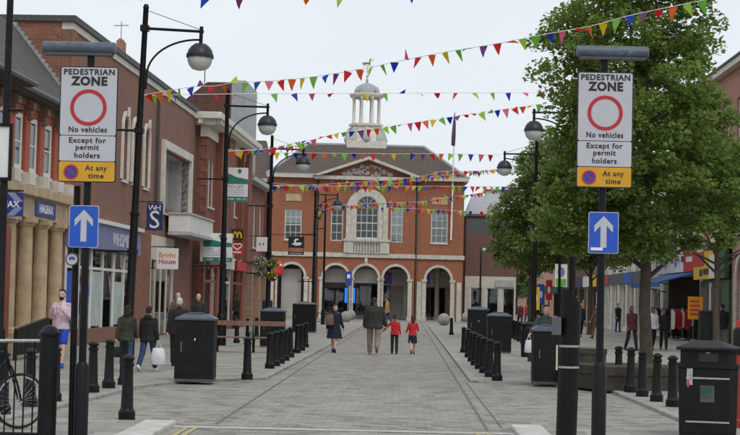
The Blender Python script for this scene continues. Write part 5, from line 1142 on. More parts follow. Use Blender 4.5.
MB().tube([(-wd*.45,0,-ht*.4),(-wd*.45,0,ht+.1)], .015).tube([(wd*.45,0,-ht*.4),(wd*.45,0,ht+.1)], .015).tube([(-3.4,0,ht+.12),(lp[3][0]-(a.x+b.x)/2,0,ht+.1)], .018).build('hanging_bar', K['black'], e)
# orange sandwich poster, banner, dark cabinet by the shop
p = PX(695,318,12.4); Yp = p.y; a = PY(688,296.5,Yp); b = PY(702.5,319.5,Yp)
e = T('orange_poster', 'bright orange poster with red print outside the awning shop', 'poster', ((a.x+b.x)/2,Yp,P0)); wd = b.x-a.x
MB().bx(-wd/2,wd/2,-.02,.02,b.z-P0,a.z-P0).build('poster', K['orange_board'], e); hh = a.z-b.z
for k in range(4): MB().bx(-wd*.35,wd*(.3-.06*(k%2)),-.027,-.021,b.z-P0+hh*(.18+.19*k),b.z-P0+hh*(.27+.19*k)).build('print_line', K['red_text'], e)
MB().bx(-wd*.4,-wd*.36,-.02,.02,0,b.z-P0).bx(wd*.36,wd*.4,-.02,.02,0,b.z-P0).build('stand', K['black'], e)
a = G(699,349,P0); b_ = G(714,349,P0); e = T('street_cabinet', 'tall dark green street cabinet beside the man in black by the arch', 'cabinet', ((a.x+b_.x)/2,a.y,P0)); wd = b_.x-a.x
MB().bx(-wd/2,wd/2,-.25,.25,.05,1.45).taper(-wd/2-.03,wd/2+.03,-.28,.28,1.45,1.52,.08,.08).build('body', K['c_char'], e, bevel=.01); MB().bx(-wd/2+.05,wd/2-.05,-.2,.2,0,.05).build('plinth', K['coping'], e); MB().bx(-wd/2+.05,wd/2-.05,-.262,-.251,.15,1.38).build('door', K['c_char'], e)
for i_, (x_, Y_, mt_, lb) in enumerate(((672,79,'c_maroon','clothes rail of maroon garments outside the awning shop'),(682,76,'c_red','clothes rail of red garments outside the awning shop'),(664,84,'c_jean','clothes rail of denim outside the awning shop'))):
    q = PY(x_,330,Y_); e = T('clothes_rail', lb, 'clothes rail', (q.x,Y_,P0), R(20)); 
    MB().tube([(-.6,0,1.5),(.6,0,1.5)], .018).tube([(-.6,0,1.5),(-.6,0,.03)], .018).tube([(.6,0,1.5),(.6,0,.03)], .018).tube([(-.6,-.25,.03),(-.6,.25,.03)], .02).tube([(.6,-.25,.03),(.6,.25,.03)], .02).build('rail_frame', K['steel'], e)
    for k in range(9): MB().rings([(-.5+.125*k,0,.55+.08*(k%3),.035,.17),(-.5+.125*k,0,.9,.04,.2),(-.5+.125*k,0,1.3,.035,.21),(-.5+.125*k,0,1.42,.03,.1),(-.5+.125*k,0,1.5,.008,.01)], 10).build('garment', K[mt_] if k%4 else K['c_white'], e, smooth=60)
# vertical banner on post beyond tree two
p = PY(559,300,70); e = T('banner_post', 'black post with colourful green and blue banner under the tree', 'banner', (p.x,70,P0))
MB().lathe([(.1,0),(.08,1),(.06,4.4)], 12).build('post', K['black'], e, smooth=40); a = PY(555,264,70); b = PY(567,287,70)
bn = MB().bx(a.x-p.x,b.x-p.x,-.03,-.01,b.z-P0,a.z-P0).build('banner', K['letter_white'], e); w_ = b.x-a.x; h_ = a.z-b.z
MB().bx(a.x-p.x+.04,b.x-p.x-.04,-.04,-.031,b.z-P0+.04,b.z-P0+h_*.35).build('banner_print', K['bright_green'], bn); MB().ball(((a.x+b.x)/2-p.x,-.035,b.z-P0+h_*.65),w_*.3,.01,h_*.22,12,8).build('banner_print', K['lilac'], bn)
MB().bx(-.02,.02,-.03,0,4.2,4.25).build('clip', K['black'], e)
for i,(px_,y0_,y1_,Y,mt,lb) in enumerate(((541,284,305,88,'sign_blue','blue shop flag board standing under the smaller tree'),(549,280,300,90,'bright_red','red shop flag board standing under the smaller tree'),(536.5,287,310,86,'bright_yellow','yellow shop flag board standing near the smaller tree trunk'))):
    a = PY(px_-3,y0_,Y); b = PY(px_+3,y1_,Y); e = T('flag_board', lb, 'sign', ((a.x+b.x)/2,Y,P0)); w_ = b.x-a.x
    MB().bx(-w_/2,w_/2,-.02,.02,b.z-P0,a.z-P0).build('board', K[mt], e); MB().ball((0,-.02,(a.z+b.z)/2-P0),w_*.25,.01,.2,10,6).build('emblem', K['letter_white'], e); MB().tube([(0,.03,0),(0,.03,a.z-P0)], .03).bx(-.25,.25,-.2,.2,0,.04).build('stand', K['black'], e)
# red lantern post by the first arch of the hall
p = PY(278.5,318,112); e = T('red_lantern_post', 'dark post topped by a red lantern beside the first guildhall arch', 'post', (p.x,112,P0))
zt = PY(279,276,112).z-P0; MB().lathe([(.16,0),(.14,zt)], 12).build('post', K['black'], e, smooth=40); MB().lathe([(.1,zt),(.24,zt+.15),(.26,zt+.75),(.18,zt+.95),(.05,zt+1.05)], 16).build('lantern', K['bright_red'], e, smooth=40); MB().ball((.1,-.26,zt+.75),.09).build('lamp', K['letter_white'], e, smooth=60)

# ---------------------------------------------------------------- bunting
PEN = []; SEQ = [0,1,2,3,4,5,0,1,7,3,4,6]
pc_ = [('red',(.78,.04,.05)),('orange',(.88,.26,.05)),('yellow',(.88,.66,.06)),('green',(.30,.66,.12)),('blue',(.03,.10,.62)),('purple',(.32,.08,.34)),('pink',(.85,.25,.38)),('lime',(.55,.78,.12))]
for n_, c_ in pc_:
    mt = M(n_+' pennant', c_, .6, .08, 5, 0); nt_ = mt.node_tree; bb = nt_.nodes['Principled BSDF']
    tl = nt_.nodes.new('ShaderNodeBsdfTranslucent'); tl.inputs['Color'].default_value = (*c_,1); ms = nt_.nodes.new('ShaderNodeMixShader'); ms.inputs['Fac'].default_value = .6
    nt_.links.new(bb.outputs[0], ms.inputs[1]); nt_.links.new(tl.outputs[0], ms.inputs[2]); nt_.links.new(ms.outputs[0], nt_.nodes['Material Output'].inputs['Surface'])
    for v in range(3):
        rows = [(.11,0,0),(.08,-.09,.015*(v-1)),(.045,-.18,.035*(v-1)),(.004,-.29,.03*(v-1)+.02)]
        vs_ = []; 
        for hw_, z_, y_ in rows: vs_ += [(-hw_,y_,z_),(hw_,y_+.008,z_)]
        vs_ += [(x,y+.003,z) for x,y,z in vs_]; fs_ = []
        for k in range(3): i = 2*k; fs_ += [(i,i+1,i+3,i+2),(8+i,8+i+2,8+i+3,8+i+1)]
        PEN.append(MB().add(vs_, fs_).build('pennant', mt, data=True))
def bunting(label, pts, Ys_, spacing, size=1.0, twist=.35, start=0):
    n = len(pts); P = []
    for i,(x,y) in enumerate(pts):
        t = i/(n-1); yy_ = Ys_[0]+(Ys_[1]-Ys_[0])*((x-pts[0][0])/(pts[-1][0]-pts[0][0])); P.append(PY(x,y,yy_))
    Q = []
    for i in range(n-1):                     # smooth
        p0, p1, p2, p3 = P[max(i-1,0)], P[i], P[i+1], P[min(i+2,n-1)]
        for k in range(8):
            t = k/8; Q.append(.5*((2*p1)+(p2-p0)*t+(2*p0-5*p1+4*p2-p3)*t*t+(3*p1-p0-3*p2+p3)*t**3))
    Q.append(P[-1]); e = T('bunting', label, 'bunting', tuple(Q[0]))
    Q = [q-Vector(e.location) for q in Q]
    MB().tube(Q, .008, 5).build('cord', K['letter_white'], e)
    acc = 0; nxt = spacing*.5; c = start
    for a, b in zip(Q[:-1], Q[1:]):
        d = b-a; L_ = d.length
        while nxt <= acc+L_:
            p = a+d*((nxt-acc)/L_); ang = math.atan2(d.y, d.x); sl_ = math.atan2(d.z, math.hypot(d.x,d.y))
            big = random.random() < twist
            o = link('pennant', PEN[(SEQ[c%len(SEQ)])*3+random.randrange(3)], e, p-Vector((0,0,.006)), (random.gauss(0,.4) if not big else random.gauss(.3,1.0), -sl_+random.gauss(0,.2), ang+random.gauss(0,.4)))
            o.scale = (size*random.uniform(.9,1.05),)*3
            c += 1; nxt += spacing*random.uniform(.92,1.08)
        acc += L_
bunting('long bunting string rising from the stationer lamp post to the big tree top', [(143,95),(191,87),(214,86),(232,83),(260,81.5),(307,77.5),(361,69),(429,55),(497,43.5),(544,34.5),(591,26),(632,15),(699,1),(730,-7)], (37.5,29.8), .31, .92)
bunting('level bunting string crossing straight below the cupola columns', [(143,95.5),(200,94.3),(260,93.7),(300,93.5),(380,93.3),(460,92.8),(545,92.5)], (37.6,46), .62, .82, .75, 3)
bunting('bunting string climbing past the cupola base towards the tree lamp', [(228,151.5),(262,149),(277,147),(298,142),(318,138.5),(339,133),(382,127.5),(463,115),(545,103.5)], (52.6,52.6), .27, 1.05, .7, 1)
bunting('level bunting string across the guildhall tiled roof', [(272,152.5),(330,153.2),(400,153.8),(450,153.8),(500,155)], (67.6,67.6), .42, 1.15, .4, 2)
bunting('dense bunting string in front of the guildhall pediment and cornice', [(272,185.5),(320,184.5),(350,182.5),(401,179),(429,175),(441,171.5),(473,171),(505,169)], (67.7,84), .17, 1.0, .4)
bunting('slack bunting string doubling the dense one before the pediment', [(272,183),(318,186.5),(350,185),(392,183.5),(425,178),(452,174.5),(480,172)], (67.9,84.2), .2, 1.0, .6, 5)
bunting('twisted bunting string running from the letting boards lamp to the tree', [(228,150),(250,150.5),(270,149),(292,146),(310,141.5)], (52.7,56), .2, .9, .8, 2)
bunting('level bunting string in front of the venetian window head', [(272,186),(350,186),(420,186.3),(480,186.5),(515,187)], (67.8,67.8), .27, 1.0, .25, 4)
bunting('thin bunting string dipping across the venetian window', [(318,212),(335,207),(350,205.5),(375,203),(417,202),(438,199),(480,193),(520,186)], (97,97), .22, 1.05, .7, 3)
bunting('lower bunting string across the guildhall first floor windows', [(318,203.5),(345,205),(360,206.5),(420,209),(480,211.5),(520,213)], (97.1,97.1), .32, 1.15, .3, 5)
bunting('bunting string high overhead with only its points in view', [(120,-12),(180,-6),(260,-3),(350,-5.5),(420,-11),(500,-20)], (33,33), .75, 1.0, .5, 2)
# ================================================================ trees
def tree(label, loc, trunk_r, fork_z, prof, nclump, per, leaf, mat, lean=(0,0), asym=None, seed=1, shell=.42, sep=.42, csz=.34):
    """prof: list of (z, radius, cx) giving the crown outline"""
    r = np.random.default_rng(seed); e = T('street_tree', label, 'tree', loc)
    zs = np.array([p[0] for p in prof]); rs = np.array([p[1] for p in prof]); cxs = np.array([p[2] for p in prof])
    ztop = zs.max(); zmin = zs.min()
    # lumpy outline
    ph = r.uniform(0, 2*PI, 6); miss = 0
    def rad(z, a): 
        return np.interp(z, zs, rs)*(1+.13*np.sin(2*a+ph[0]+z*.9)+.1*np.sin(3*a+ph[1]-z*1.7)+.08*np.sin(5*a+ph[2]+z*2.3))
    cl = []
    while len(cl) < nclump:
        z = r.uniform(zmin, ztop); 
        if r.random() > (np.interp(z, zs, rs)/rs.max())**1.6: continue
        a = r.uniform(0, 2*PI); q = r.random()**shell; rr = rad(z, a)*q
        c_ = (np.interp(z, zs, cxs)+rr*math.cos(a), rr*math.sin(a), z+r.normal(0,.1))
        if any((c_[0]-k[0])**2+(c_[1]-k[1])**2+(1.6*(c_[2]-k[2]))**2 < sep*sep for k in cl): 
            miss += 1
            if miss < 4000: continue
        cl.append(c_)
    cl = np.array(cl)
    # trunk and limbs
    top = Vector((np.interp(ztop,zs,cxs)*.7, 0, ztop*.9))
    def trunkpt(z): t = max(0,(z-fork_z))/(ztop*.9-fork_z); return Vector((lean[0]*min(z,fork_z)/fork_z + (top.x-lean[0])*t, lean[1]*min(z,fork_z)/fork_z, z))
    mb = MB(); pts = [trunkpt(z)+Vector((.02*math.sin(3*z),.02*math.cos(2*z),0)) for z in np.linspace(0, ztop*.88, 12)]
    mb.tube(pts, [trunk_r*(1.35 if i == 0 else 1.0)*(1-.85*(i/11)**1.1) for i in range(12)], 12)
    limbs = []
    nl = 22
    for k in range(nl):
        z0_ = fork_z*.85 + (ztop*.75-fork_z)*k/nl; a = k*2.4+r.uniform(-.4,.4); b0 = trunkpt(z0_)
        zt_ = min(ztop*.97, z0_+r.uniform(.5,1.6)*(ztop/8)); ln = float(rad(np.clip(zt_,zmin+.2,ztop-.3), a))*.85
        en = Vector((np.interp(zt_,zs,cxs)+ln*math.cos(a), ln*math.sin(a), zt_)); md = b0.lerp(en,.5)+Vector((0,0,.18*ln*.5))
        pth = [b0, b0.lerp(md,.5), md, md.lerp(en,.5), en]; r0 = trunk_r*.38*(1-.5*k/nl)
        mb.tube(pth, [r0, r0*.8, r0*.6, r0*.4, r0*.18], 7); limbs += [(p, r0*s_) for p, s_ in zip(pth[1:], (.8,.6,.4,.2))]
    LP = np.array([tuple(p) for p, _ in limbs])
    for c in cl[::2]:
        d = np.linalg.norm(LP-c, axis=1); j = int(d.argmin()); p = limbs[j][0]; q = Vector(c)
        mb.tube([p, p.lerp(q,.5)+Vector(r.normal(0,.05,3)), q], [.014, .01, .004], 4)
    mb.build('trunk', K['bark'], e, smooth=60)
    # leaves: kite shaped faces in clumps
    cs = np.repeat(cl, per, axis=0); n = len(cs)
    sig = np.repeat(r.uniform(.65,1.25,len(cl))*csz, per)
    off = r.normal(0,1,(n,3)); off /= np.linalg.norm(off,axis=1)[:,None]; off *= (r.random(n)**.45)[:,None]; off[:,2] = off[:,2]*.62-.35*(off[:,0]**2+off[:,1]**2)
    c = cs + off*sig[:,None]
    d = r.normal(0,1,(n,3)); d[:,2] = d[:,2]*.6-.25; d /= np.linalg.norm(d,axis=1)[:,None]
    up = r.normal(0,.55,(n,3)); up[:,2] += 1; sd_ = np.cross(d,up); sd_ /= np.linalg.norm(sd_,axis=1)[:,None]; nn = np.cross(sd_,d)
    s = leaf*r.uniform(.6,1.25,n)[:,None]
    v = np.stack([c-d*s*.5, c+sd_*s*.42+nn*s*.08, c+d*s*.55, c-sd_*s*.42+nn*s*.08], axis=1).reshape(-1,3)
    me = bpy.data.meshes.new('crown'); me.vertices.add(4*n); me.vertices.foreach_set('co', v.ravel().astype(np.float32))
    me.loops.add(4*n); me.loops.foreach_set('vertex_index', np.arange(4*n,dtype=np.int32)); me.polygons.add(n)
    me.polygons.foreach_set('loop_start', np.arange(0,4*n,4,dtype=np.int32)); me.polygons.foreach_set('loop_total', np.full(n,4,dtype=np.int32))
    me.update(); me.validate(); me.materials.append(mat); link('crown', me, e)
    return e
t1 = PY(646,362,35.2)
tree('big leafy street tree rising behind the pedestrian zone sign', (t1.x,35.2,P0), .15, 2.6, [(2.8,1.2,-.5),(3.15,2.1,-.35),(3.7,2.45,-.2),(4.4,2.5,-.05),(5.2,2.4,0),(6.0,2.2,-.15),(6.8,2.05,-.4),(7.6,1.9,-.5),(8.3,1.55,-.3),(9.2,1.15,-.25),(10.2,.4,-.2)], 330, 250, .105, K['leaf'], (-.05,0), seed=4, sep=.44, csz=.44)
t2 = PY(530,320,72)
tree('smaller leafy street tree with slim trunk beyond the black cabinets', (t2.x,72,P0), .13, 3.2, [(3.3,1.0,.1),(3.8,1.9,.1),(4.8,2.1,.2),(6.2,2.0,.4),(7.4,1.8,.7),(8.6,1.4,.9),(9.6,.5,1.0)], 190, 190, .13, K['leaf2'], (0,0), seed=9, sep=.5, csz=.5)
t3 = PY(716,340,56)
tree('leafy street tree in front of the arched brick building', (t3.x,56,P0), .14, 3.2, [(4.5,1.3,0),(4.9,2.0,0),(5.5,2.1,0),(6.3,1.7,.1),(7.0,1.0,.1),(7.4,.3,.1)], 115, 190, .125, K['leaf'], (0,0), seed=13, sep=.5, csz=.48)
t4 = PY(590,320,86)
tree('leafy street tree shading the small shops between the other trees', (t4.x,86,P0), .14, 3.4, [(3.9,1.3,0),(4.7,2.4,0),(6,2.7,0),(7.5,2.2,0),(9,.8,0)], 170, 190, .15, K['leaf2'], (0,0), seed=21, sep=.55, csz=.55)
t5 = PY(513,310,160)
tree('pale distant tree before the far green shop', (t5.x,160,0), .16, 1.8, [(2.4,1.3,0),(3.6,2.2,0),(5,2.3,0),(6.5,1.4,0),(7.2,.3,0)], 80, 100, .22, K['leaf_far'], (0,0), seed=5, sep=.6, csz=.6)
# hanging baskets
def basket(label, px_, py_, Y, flower, group, arm_x):
    p = PY(px_,py_,Y); e = T('hanging_basket', label, 'flower basket', tuple(p), 0, group); r = np.random.default_rng(int(px_*7+py_))
    MB().lathe([(.04,-.2),(.12,-.16),(.17,-.07),(.18,.0)], 14).build('bowl', K['c_brown'], e, smooth=50)
    MB().tube([(-.17,0,0),(0,0,.35)], .008, 4).tube([(.17,0,0),(0,0,.35)], .008, 4).tube([(0,0,.35),(arm_x-p.x,0,.37)], .02, 6).build('chain', K['black'], e)
    for nm, mt, k in (('foliage', K['leaf_far'], 240), ('flowers', flower, 80)):
        mb = MB()
        for _ in range(k):
            a = r.normal(0,1,3); a /= np.linalg.norm(a); a = a*r.uniform(.15,.27); a[2] = a[2]*.8-.02; c = Vector(a); s = .05
            d1 = Vector(r.normal(0,1,3)).normalized()*s; d2 = Vector(r.normal(0,1,3)).normalized()*s; mb.add([c-d1,c+d2,c+d1,c-d2],[(0,1,2,3)])
        tag(mb.build(nm, mt, e), kind='stuff')
x3 = lp[2][0]
basket('upper hanging basket of yellow flowers on the lamp post', 272.5,263,67.5,K['bright_yellow'],None,x3); basket('lower hanging basket of yellow flowers on the lamp post', 271.5,276,67.5,K['mgold'],None,x3)
basket('upper hanging basket of white flowers on the lamp post', 261,261,67.5,K['letter_white'],None,x3); basket('lower hanging basket of white flowers on the lamp post', 261.5,272,67.5,K['sign_white'],None,x3)
basket('hanging basket of orange flowers on the slim post by the guildhall', 318.5,216,98.9,K['orange_board'],None,PY(323,216,99).x)
# ================================================================ people
def person(label, loc, heading, h, top='c_black', bottom='c_black', hair='h_dark', hairkind='short', skin='skin2', legs=(18,-16), knees=(6,14),
           arms=((-14,8),(14,8)), elbows=(15,15), inward=(0,0), bkind='trousers', tkind='jacket', shoes='c_black', wide=1.0, headturn=0, kid=1.0, vox=.016, puff=0, hood=False):
    e = T('person', label, 'person', loc, heading); sc = h/1.75; W = wide
    skinm = K[skin]; V3 = Vector
    # --- joints (facing +y)
    J = {}
    for i, s in ((0,-1),(1,1)):
        hip = V3((s*.095*W,0,.92)); a = R(legs[i]); kn = hip+V3((0,math.sin(a),-math.cos(a)))*.44; b = a-R(knees[i]); an = kn+V3((0,math.sin(b),-math.cos(b)))*.41
        J['hip',i], J['kn',i], J['an',i], J['fa',i] = hip, kn, an, b
        sh = V3((s*(.172*(1+(W-1)*.7)),0,1.395)); a, c = R(arms[i][0]), R(arms[i][1])
        d1 = V3((s*math.sin(c), math.sin(a)*math.cos(c), -math.cos(a)*math.cos(c))); el = sh+d1*.285
        a2 = a+R(elbows[i]); c2 = c-R(inward[i]); d2 = V3((s*math.sin(c2), math.sin(a2)*math.cos(c2), -math.cos(a2)*math.cos(c2))); wr = el+d2*.245
        J['sh',i], J['el',i], J['wr',i], J['hd',i] = sh, el, wr, d2
    dz = .085-min(J['an',0].z, J['an',1].z)
    for k in list(J):
        if isinstance(J[k], Vector) and k[0] != 'hd': J[k] = J[k]+V3((0,0,dz))
    Zs = lambda z: z+dz
    hs = kid
    def fin(mb, nm, mat, voxel, sm=4):
        o = mb.xf(Matrix.Scale(sc,4)).build(nm, mat, e); 
        rm = o.modifiers.new('r','REMESH'); rm.mode = 'VOXEL'; rm.voxel_size = voxel; rm.use_smooth_shade = True
        s_ = o.modifiers.new('s','SMOOTH'); s_.iterations = sm; s_.factor = .5; TOAPPLY.append(o); return o
    hz = 1.635+.02*(hs-1); Rt = Matrix.Rotation(headturn,4,'Z')
    def head(mb):
        q = MB(); q.rings([(0,.02,-.118,.03,.03),(0,.025,-.105,.048,.05),(0,.02,-.07,.062,.072),(0,.01,-.02,.071,.088),(0,0,.03,.076,.096),(0,-.005,.07,.07,.09),(0,-.008,.1,.048,.062),(0,-.008,.115,.015,.02)], 18)
        q.capsule((0,.092,.0),(0,.112,-.03),.012,.016,8); q.ball((-.077,-.005,-.01),.012,.022,.032,8,6); q.ball((.077,-.005,-.01),.012,.022,.032,8,6)
        q.ball((0,.078,-.068),.026,.016,.012,8,6)
        q.xf(Matrix.Translation((0,.01,Zs(hz)+(.115*(hs-1)))) @ Rt @ Matrix.Scale(hs,4)); mb.add(q.v, q.f)
    torso = [(0,0,Zs(.86),.13*W,.095*W),(0,0,Zs(.95),.165*W,.115*W),(0,.0,Zs(1.06),.142*W*W**.3,.1*W*W**.3),(0,.005,Zs(1.22),.16*W,.112*W),(0,0,Zs(1.33),.165*(1+(W-1)*.7),.11*W),(0,-.01,Zs(1.40),.13*(1+(W-1)*.5),.085),(0,-.01,Zs(1.45),.075,.065),(0,-.01,Zs(1.48),.055,.055)]
    def limb(mb, g):
        for i in (0,1):
            mb.capsule(J['hip',i], J['kn',i], .076*W**.6+g, .054+g); mb.capsule(J['kn',i], J['an',i]*.55+J['kn',i]*.45, .053+g, .052+g*.9); 
    body = MB(); body.rings(torso, 18); body.capsule((0,-.01,Zs(1.44)),(0,.005,Zs(1.56)),.056,.052); head(body); limb(body, 0)
    for i, s in ((0,-1),(1,1)):
        body.capsule(J['kn',i]*.45+J['an',i]*.55, J['an',i], .05, .034)
        f = J['an',i]; body.capsule(f+V3((0,-.02,-.03)), f+V3((0,.12,-.05)), .036, .03)
        body.capsule(J['sh',i], J['el',i], .046, .037); body.capsule(J['el',i], J['wr',i], .039, .027)
        d = J['hd',i]; w_ = J['wr',i]; t = V3((0,1,0)) - d*d.y; t = t.normalized() if t.length > .2 else V3((1,0,0)); nrm = d.cross(t)*s
        body.capsule(w_, w_+d*.085, .028, .026, 8); body.capsule(w_+d*.03+t*.018, w_+d*.085+t*.03, .022, .018, 8); body.capsule(w_+d*.03-t*.018, w_+d*.085-t*.028, .02, .016, 8)
        for k, ln in enumerate((.07,.08,.074,.056)):
            b0 = w_+d*.088+t*(.032-.021*k); k1 = b0+d*ln*.55-nrm*.008; body.capsule(b0, k1, .0098, .009, 6); body.capsule(k1, k1+d*ln*.4-nrm*.02, .009, .0075, 6)
        b0 = w_+d*.03+t*.03; body.capsule(b0, b0+d*.035+t*.025, .0125, .011, 6); body.capsule(b0+d*.035+t*.025, b0+d*.065+t*.028, .011, .009, 6)
    fin(body, 'body', skinm, vox*.8, 3)
    # --- top
    tp = MB(); g = puff+.02 if tkind in ('jacket','coat') else .011
    if bkind == 'skirt' and tkind == 'jacket': g = .014
    hem = .84 if tkind == 'jacket' else (.6 if tkind == 'coat' else .9)
    rr = [(x,y,z,a+g,b+g) for x,y,z,a,b in torso]; rr[0] = (0,0,Zs(.86),.185*W+g,.135*W+g)
    if tkind == 'coat': rr = [(0,0,Zs(.52),.235*W+g,.19*W+g),(0,0,Zs(.7),.21*W+g,.16*W+g)]+rr
    elif tkind == 'jacket': rr = [(0,0,Zs(.80),.18*W+g,.13*W+g)]+rr
    tp.rings(rr, 20)
    for i in (0,1):
        tp.capsule(J['sh',i], J['el',i], .048+g, .042+g); tp.capsule(J['el',i], J['wr',i]*.92+J['el',i]*.08, .042+g, .032+g*.8)
        tp.capsule(V3((0,-.01,Zs(1.415))), J['sh',i], .045+g, .046+g)
    tp.capsule((0,-.015,Zs(1.43)),(0,-.012,Zs(1.5)),.062+g*.5,.058+g*.3)
    if hood: tp.ball((0,-.1,Zs(1.47)),.11,.075,.085)
    fin(tp, {'jacket':'jacket','coat':'coat','shirt':'sweater'}[tkind], K[top], vox, 5)
    # --- bottom
    bt = MB(); g = .012*W**2
    if bkind == 'skirt':
        bt.rings([(0,.01,Zs(.50),.20*W,.17*W),(0,0,Zs(.7),.19*W,.15*W),(0,0,Zs(.9),.17*W,.122*W),(0,0,Zs(1.02),.15*W,.108*W)], 20); nm = 'skirt'
    else:
        bt.rings([(0,0,Zs(.83),.15*W,.11*W),(0,0,Zs(.92),.175*W,.128*W),(0,0,Zs(1.03),.155*W,.112*W)], 18); nm = 'shorts' if bkind == 'shorts' else 'trousers'
        for i in (0,1):
            if bkind == 'shorts': bt.capsule(J['hip',i]-V3((0,0,.05)), J['hip',i]*.22+J['kn',i]*.78, .078+g, .078+g)
            else: bt.capsule(J['hip',i], J['kn',i], .078*W**.8+g, .06*W**.6+g); bt.capsule(J['kn',i], J['an',i]+(J['kn',i]-J['an',i])*.1, .06*W**.6+g, .05*W**.5+g)
    if not (tkind == 'coat' and bkind == 'skirt'): fin(bt, nm, K[bottom], vox, 4)
    # --- shoes
    for i in (0,1):
        f = J['an',i]; pt = max(-.7, min(.25, J['fa',i]*.9)) if J['fa',i] < 0 else J['fa',i]*.4
        sh = MB().rings([(0,.045,-.085,.046,.135),(0,.045,-.06,.05,.138),(0,.03,-.035,.045,.115),(0,.0,-.0,.04,.055),(0,-.005,.03,.042,.048)], 14)
        lift = Matrix.Translation(f) @ Matrix.Rotation(pt,4,'X'); sh.xf(Matrix.Scale(sc,4) @ lift).build('shoe', K[shoes], e, smooth=60)
    # --- hair
    hc_ = V3((0,.01,Zs(hz)+(.115*(hs-1)))); hb = MB()
    if hairkind != 'bald':
        hb.rings([(0,-.045,-.06,.06,.052),(0,-.038,-.02,.076,.068),(0,-.025,.03,.083,.083),(0,-.012,.07,.079,.094),(0,-.008,.105,.058,.072),(0,-.008,.126,.02,.026)], 16)
        if hairkind == 'long': hb.rings([(0,-.07,-.2,.055,.03),(0,-.07,-.13,.075,.045),(0,-.06,-.06,.085,.06),(0,-.04,.02,.085,.07)], 14)
        if hairkind == 'pony': hb.capsule((0,-.1,.03),(0,-.15,-.12),.035,.022)
        if hairkind == 'beard': hb.rings([(0,.045,-.125,.03,.03),(0,.05,-.1,.052,.05),(0,.05,-.06,.064,.05)], 12)
    else: hb.rings([(0,-.045,-.07,.06,.05),(0,-.04,-.03,.078,.066),(0,-.035,.015,.08,.072),(0,-.03,.03,.078,.07)], 16)
    hb.xf(Matrix.Translation(hc_) @ Rt @ Matrix.Scale(hs,4)); fin(hb, 'hair', K[hair], vox*.7, 2)
    ey = MB()
    for s in (-1,1): ey.ball((s*.031,.092,.012),.011,.008,.007,8,6)
    ey.xf(Matrix.Scale(sc,4) @ Matrix.Translation(hc_) @ Rt @ Matrix.Scale(hs,4)).build('eyes', K['h_dark'], e, smooth=60)
    Mx = Matrix.Translation(loc) @ Matrix.Rotation(heading,4,'Z')
    return e, {i: Mx @ ((J['wr',i]+J['hd',i]*.1)*sc) for i in (0,1)}
def bag(name, label, hand, mat, w_, d_, h_, rz=0):
    e = T(name, label, 'bag', (hand.x,hand.y,hand.z-h_-.1), rz)
    MB().rings([(0,0,0,w_*.42,d_*.4),(0,0,h_*.1,w_*.5,d_*.5),(0,0,h_*.6,w_*.46,d_*.42),(0,0,h_*.95,w_*.36,d_*.2),(0,0,h_,w_*.33,d_*.12)], 14).build('bag_body', mat, e, smooth=60)
    MB().tube([(-w_*.2,0,h_*.97),(-w_*.1,0,h_+.08),(0,0,h_+.11),(w_*.1,0,h_+.08),(w_*.2,0,h_*.97)], .008, 6).build('handle', mat, e, smooth=60)
    return e
AW = 0; TO = PI; K['bag_white'] = M('white plastic', (.62,.64,.68), .4, .12, 6, .3, 12)
g = lambda x, y, z=P0: tuple(G(x, y, z))
def at(x, Y, z=P0): p = PY(x, 320, Y); return (p.x, Y, z)
# jogger in pink top
person('bearded person in pale pink top and bright blue shorts with raised hands', g(60,368), TO+R(-6), 1.72, 'c_pink','c_blue','h_dark','beard','skin2',(14,-12),(4,22),((16,10),(20,10)),(112,104),(34,34),'shorts','shirt','c_blue',.98,0,1,.012)
# couple walking away
_, w_ = person('young person in dark olive coat and jeans carrying a black bag', g(125.5,371.5), AW+R(5), 1.38, 'c_olive','c_jean','h_dark','long','skin2',(10,-14),(4,16),tkind='jacket',shoes='c_grey',wide=1.1,vox=.013,kid=1.08)
bag('black_bag', 'black shoulder bag held by the person in the olive coat', w_[0], K['c_black'], .24, .12, .22)
_, w_ = person('young person in black hooded jacket and blue jeans with carrier bag', g(147.5,371), AW+R(-12), 1.40, 'c_black','c_jean','h_dark','short','skin2',(-18,20),(20,4),((10,10),(-10,10)),tkind='jacket',shoes='c_white',wide=1.15,vox=.013,kid=1.05,hood=True)
bag('carrier_bag', 'white plastic carrier bag held by the person in the black hooded jacket', w_[1], K['bag_white'], .34, .16, .36, .3)
person('white haired person in long black jacket beside the big black cabinet', at(179,36.5), AW+R(8), 1.58, 'c_black','c_black','h_white','short','skin2',(12,-10),(4,12),tkind='jacket',wide=1.25,vox=.014)
person('bald person in brown jacket walking past the furniture shop', at(177.5,51), AW+R(170), 1.74, 'c_brown','c_black','h_brown','bald','skin2',vox=.018,wide=1.05)
person('bald person in black and white jacket near the townhouse', at(198,52), AW+R(165), 1.72, 'c_char','c_black','h_brown','bald','skin2',vox=.018,wide=1.05)
person('dark clothed person standing by the red shop door', at(236,80), AW+R(40), 1.75, 'c_black','c_black','h_dark','short','skin2',(4,-4),(2,2),vox=.025)
person('dark clothed person standing below the flower baskets', at(267,72), TO+R(30), 1.78, 'c_navy','c_black','h_dark','short','skin2',(4,-4),(2,2),vox=.022,wide=1.1)
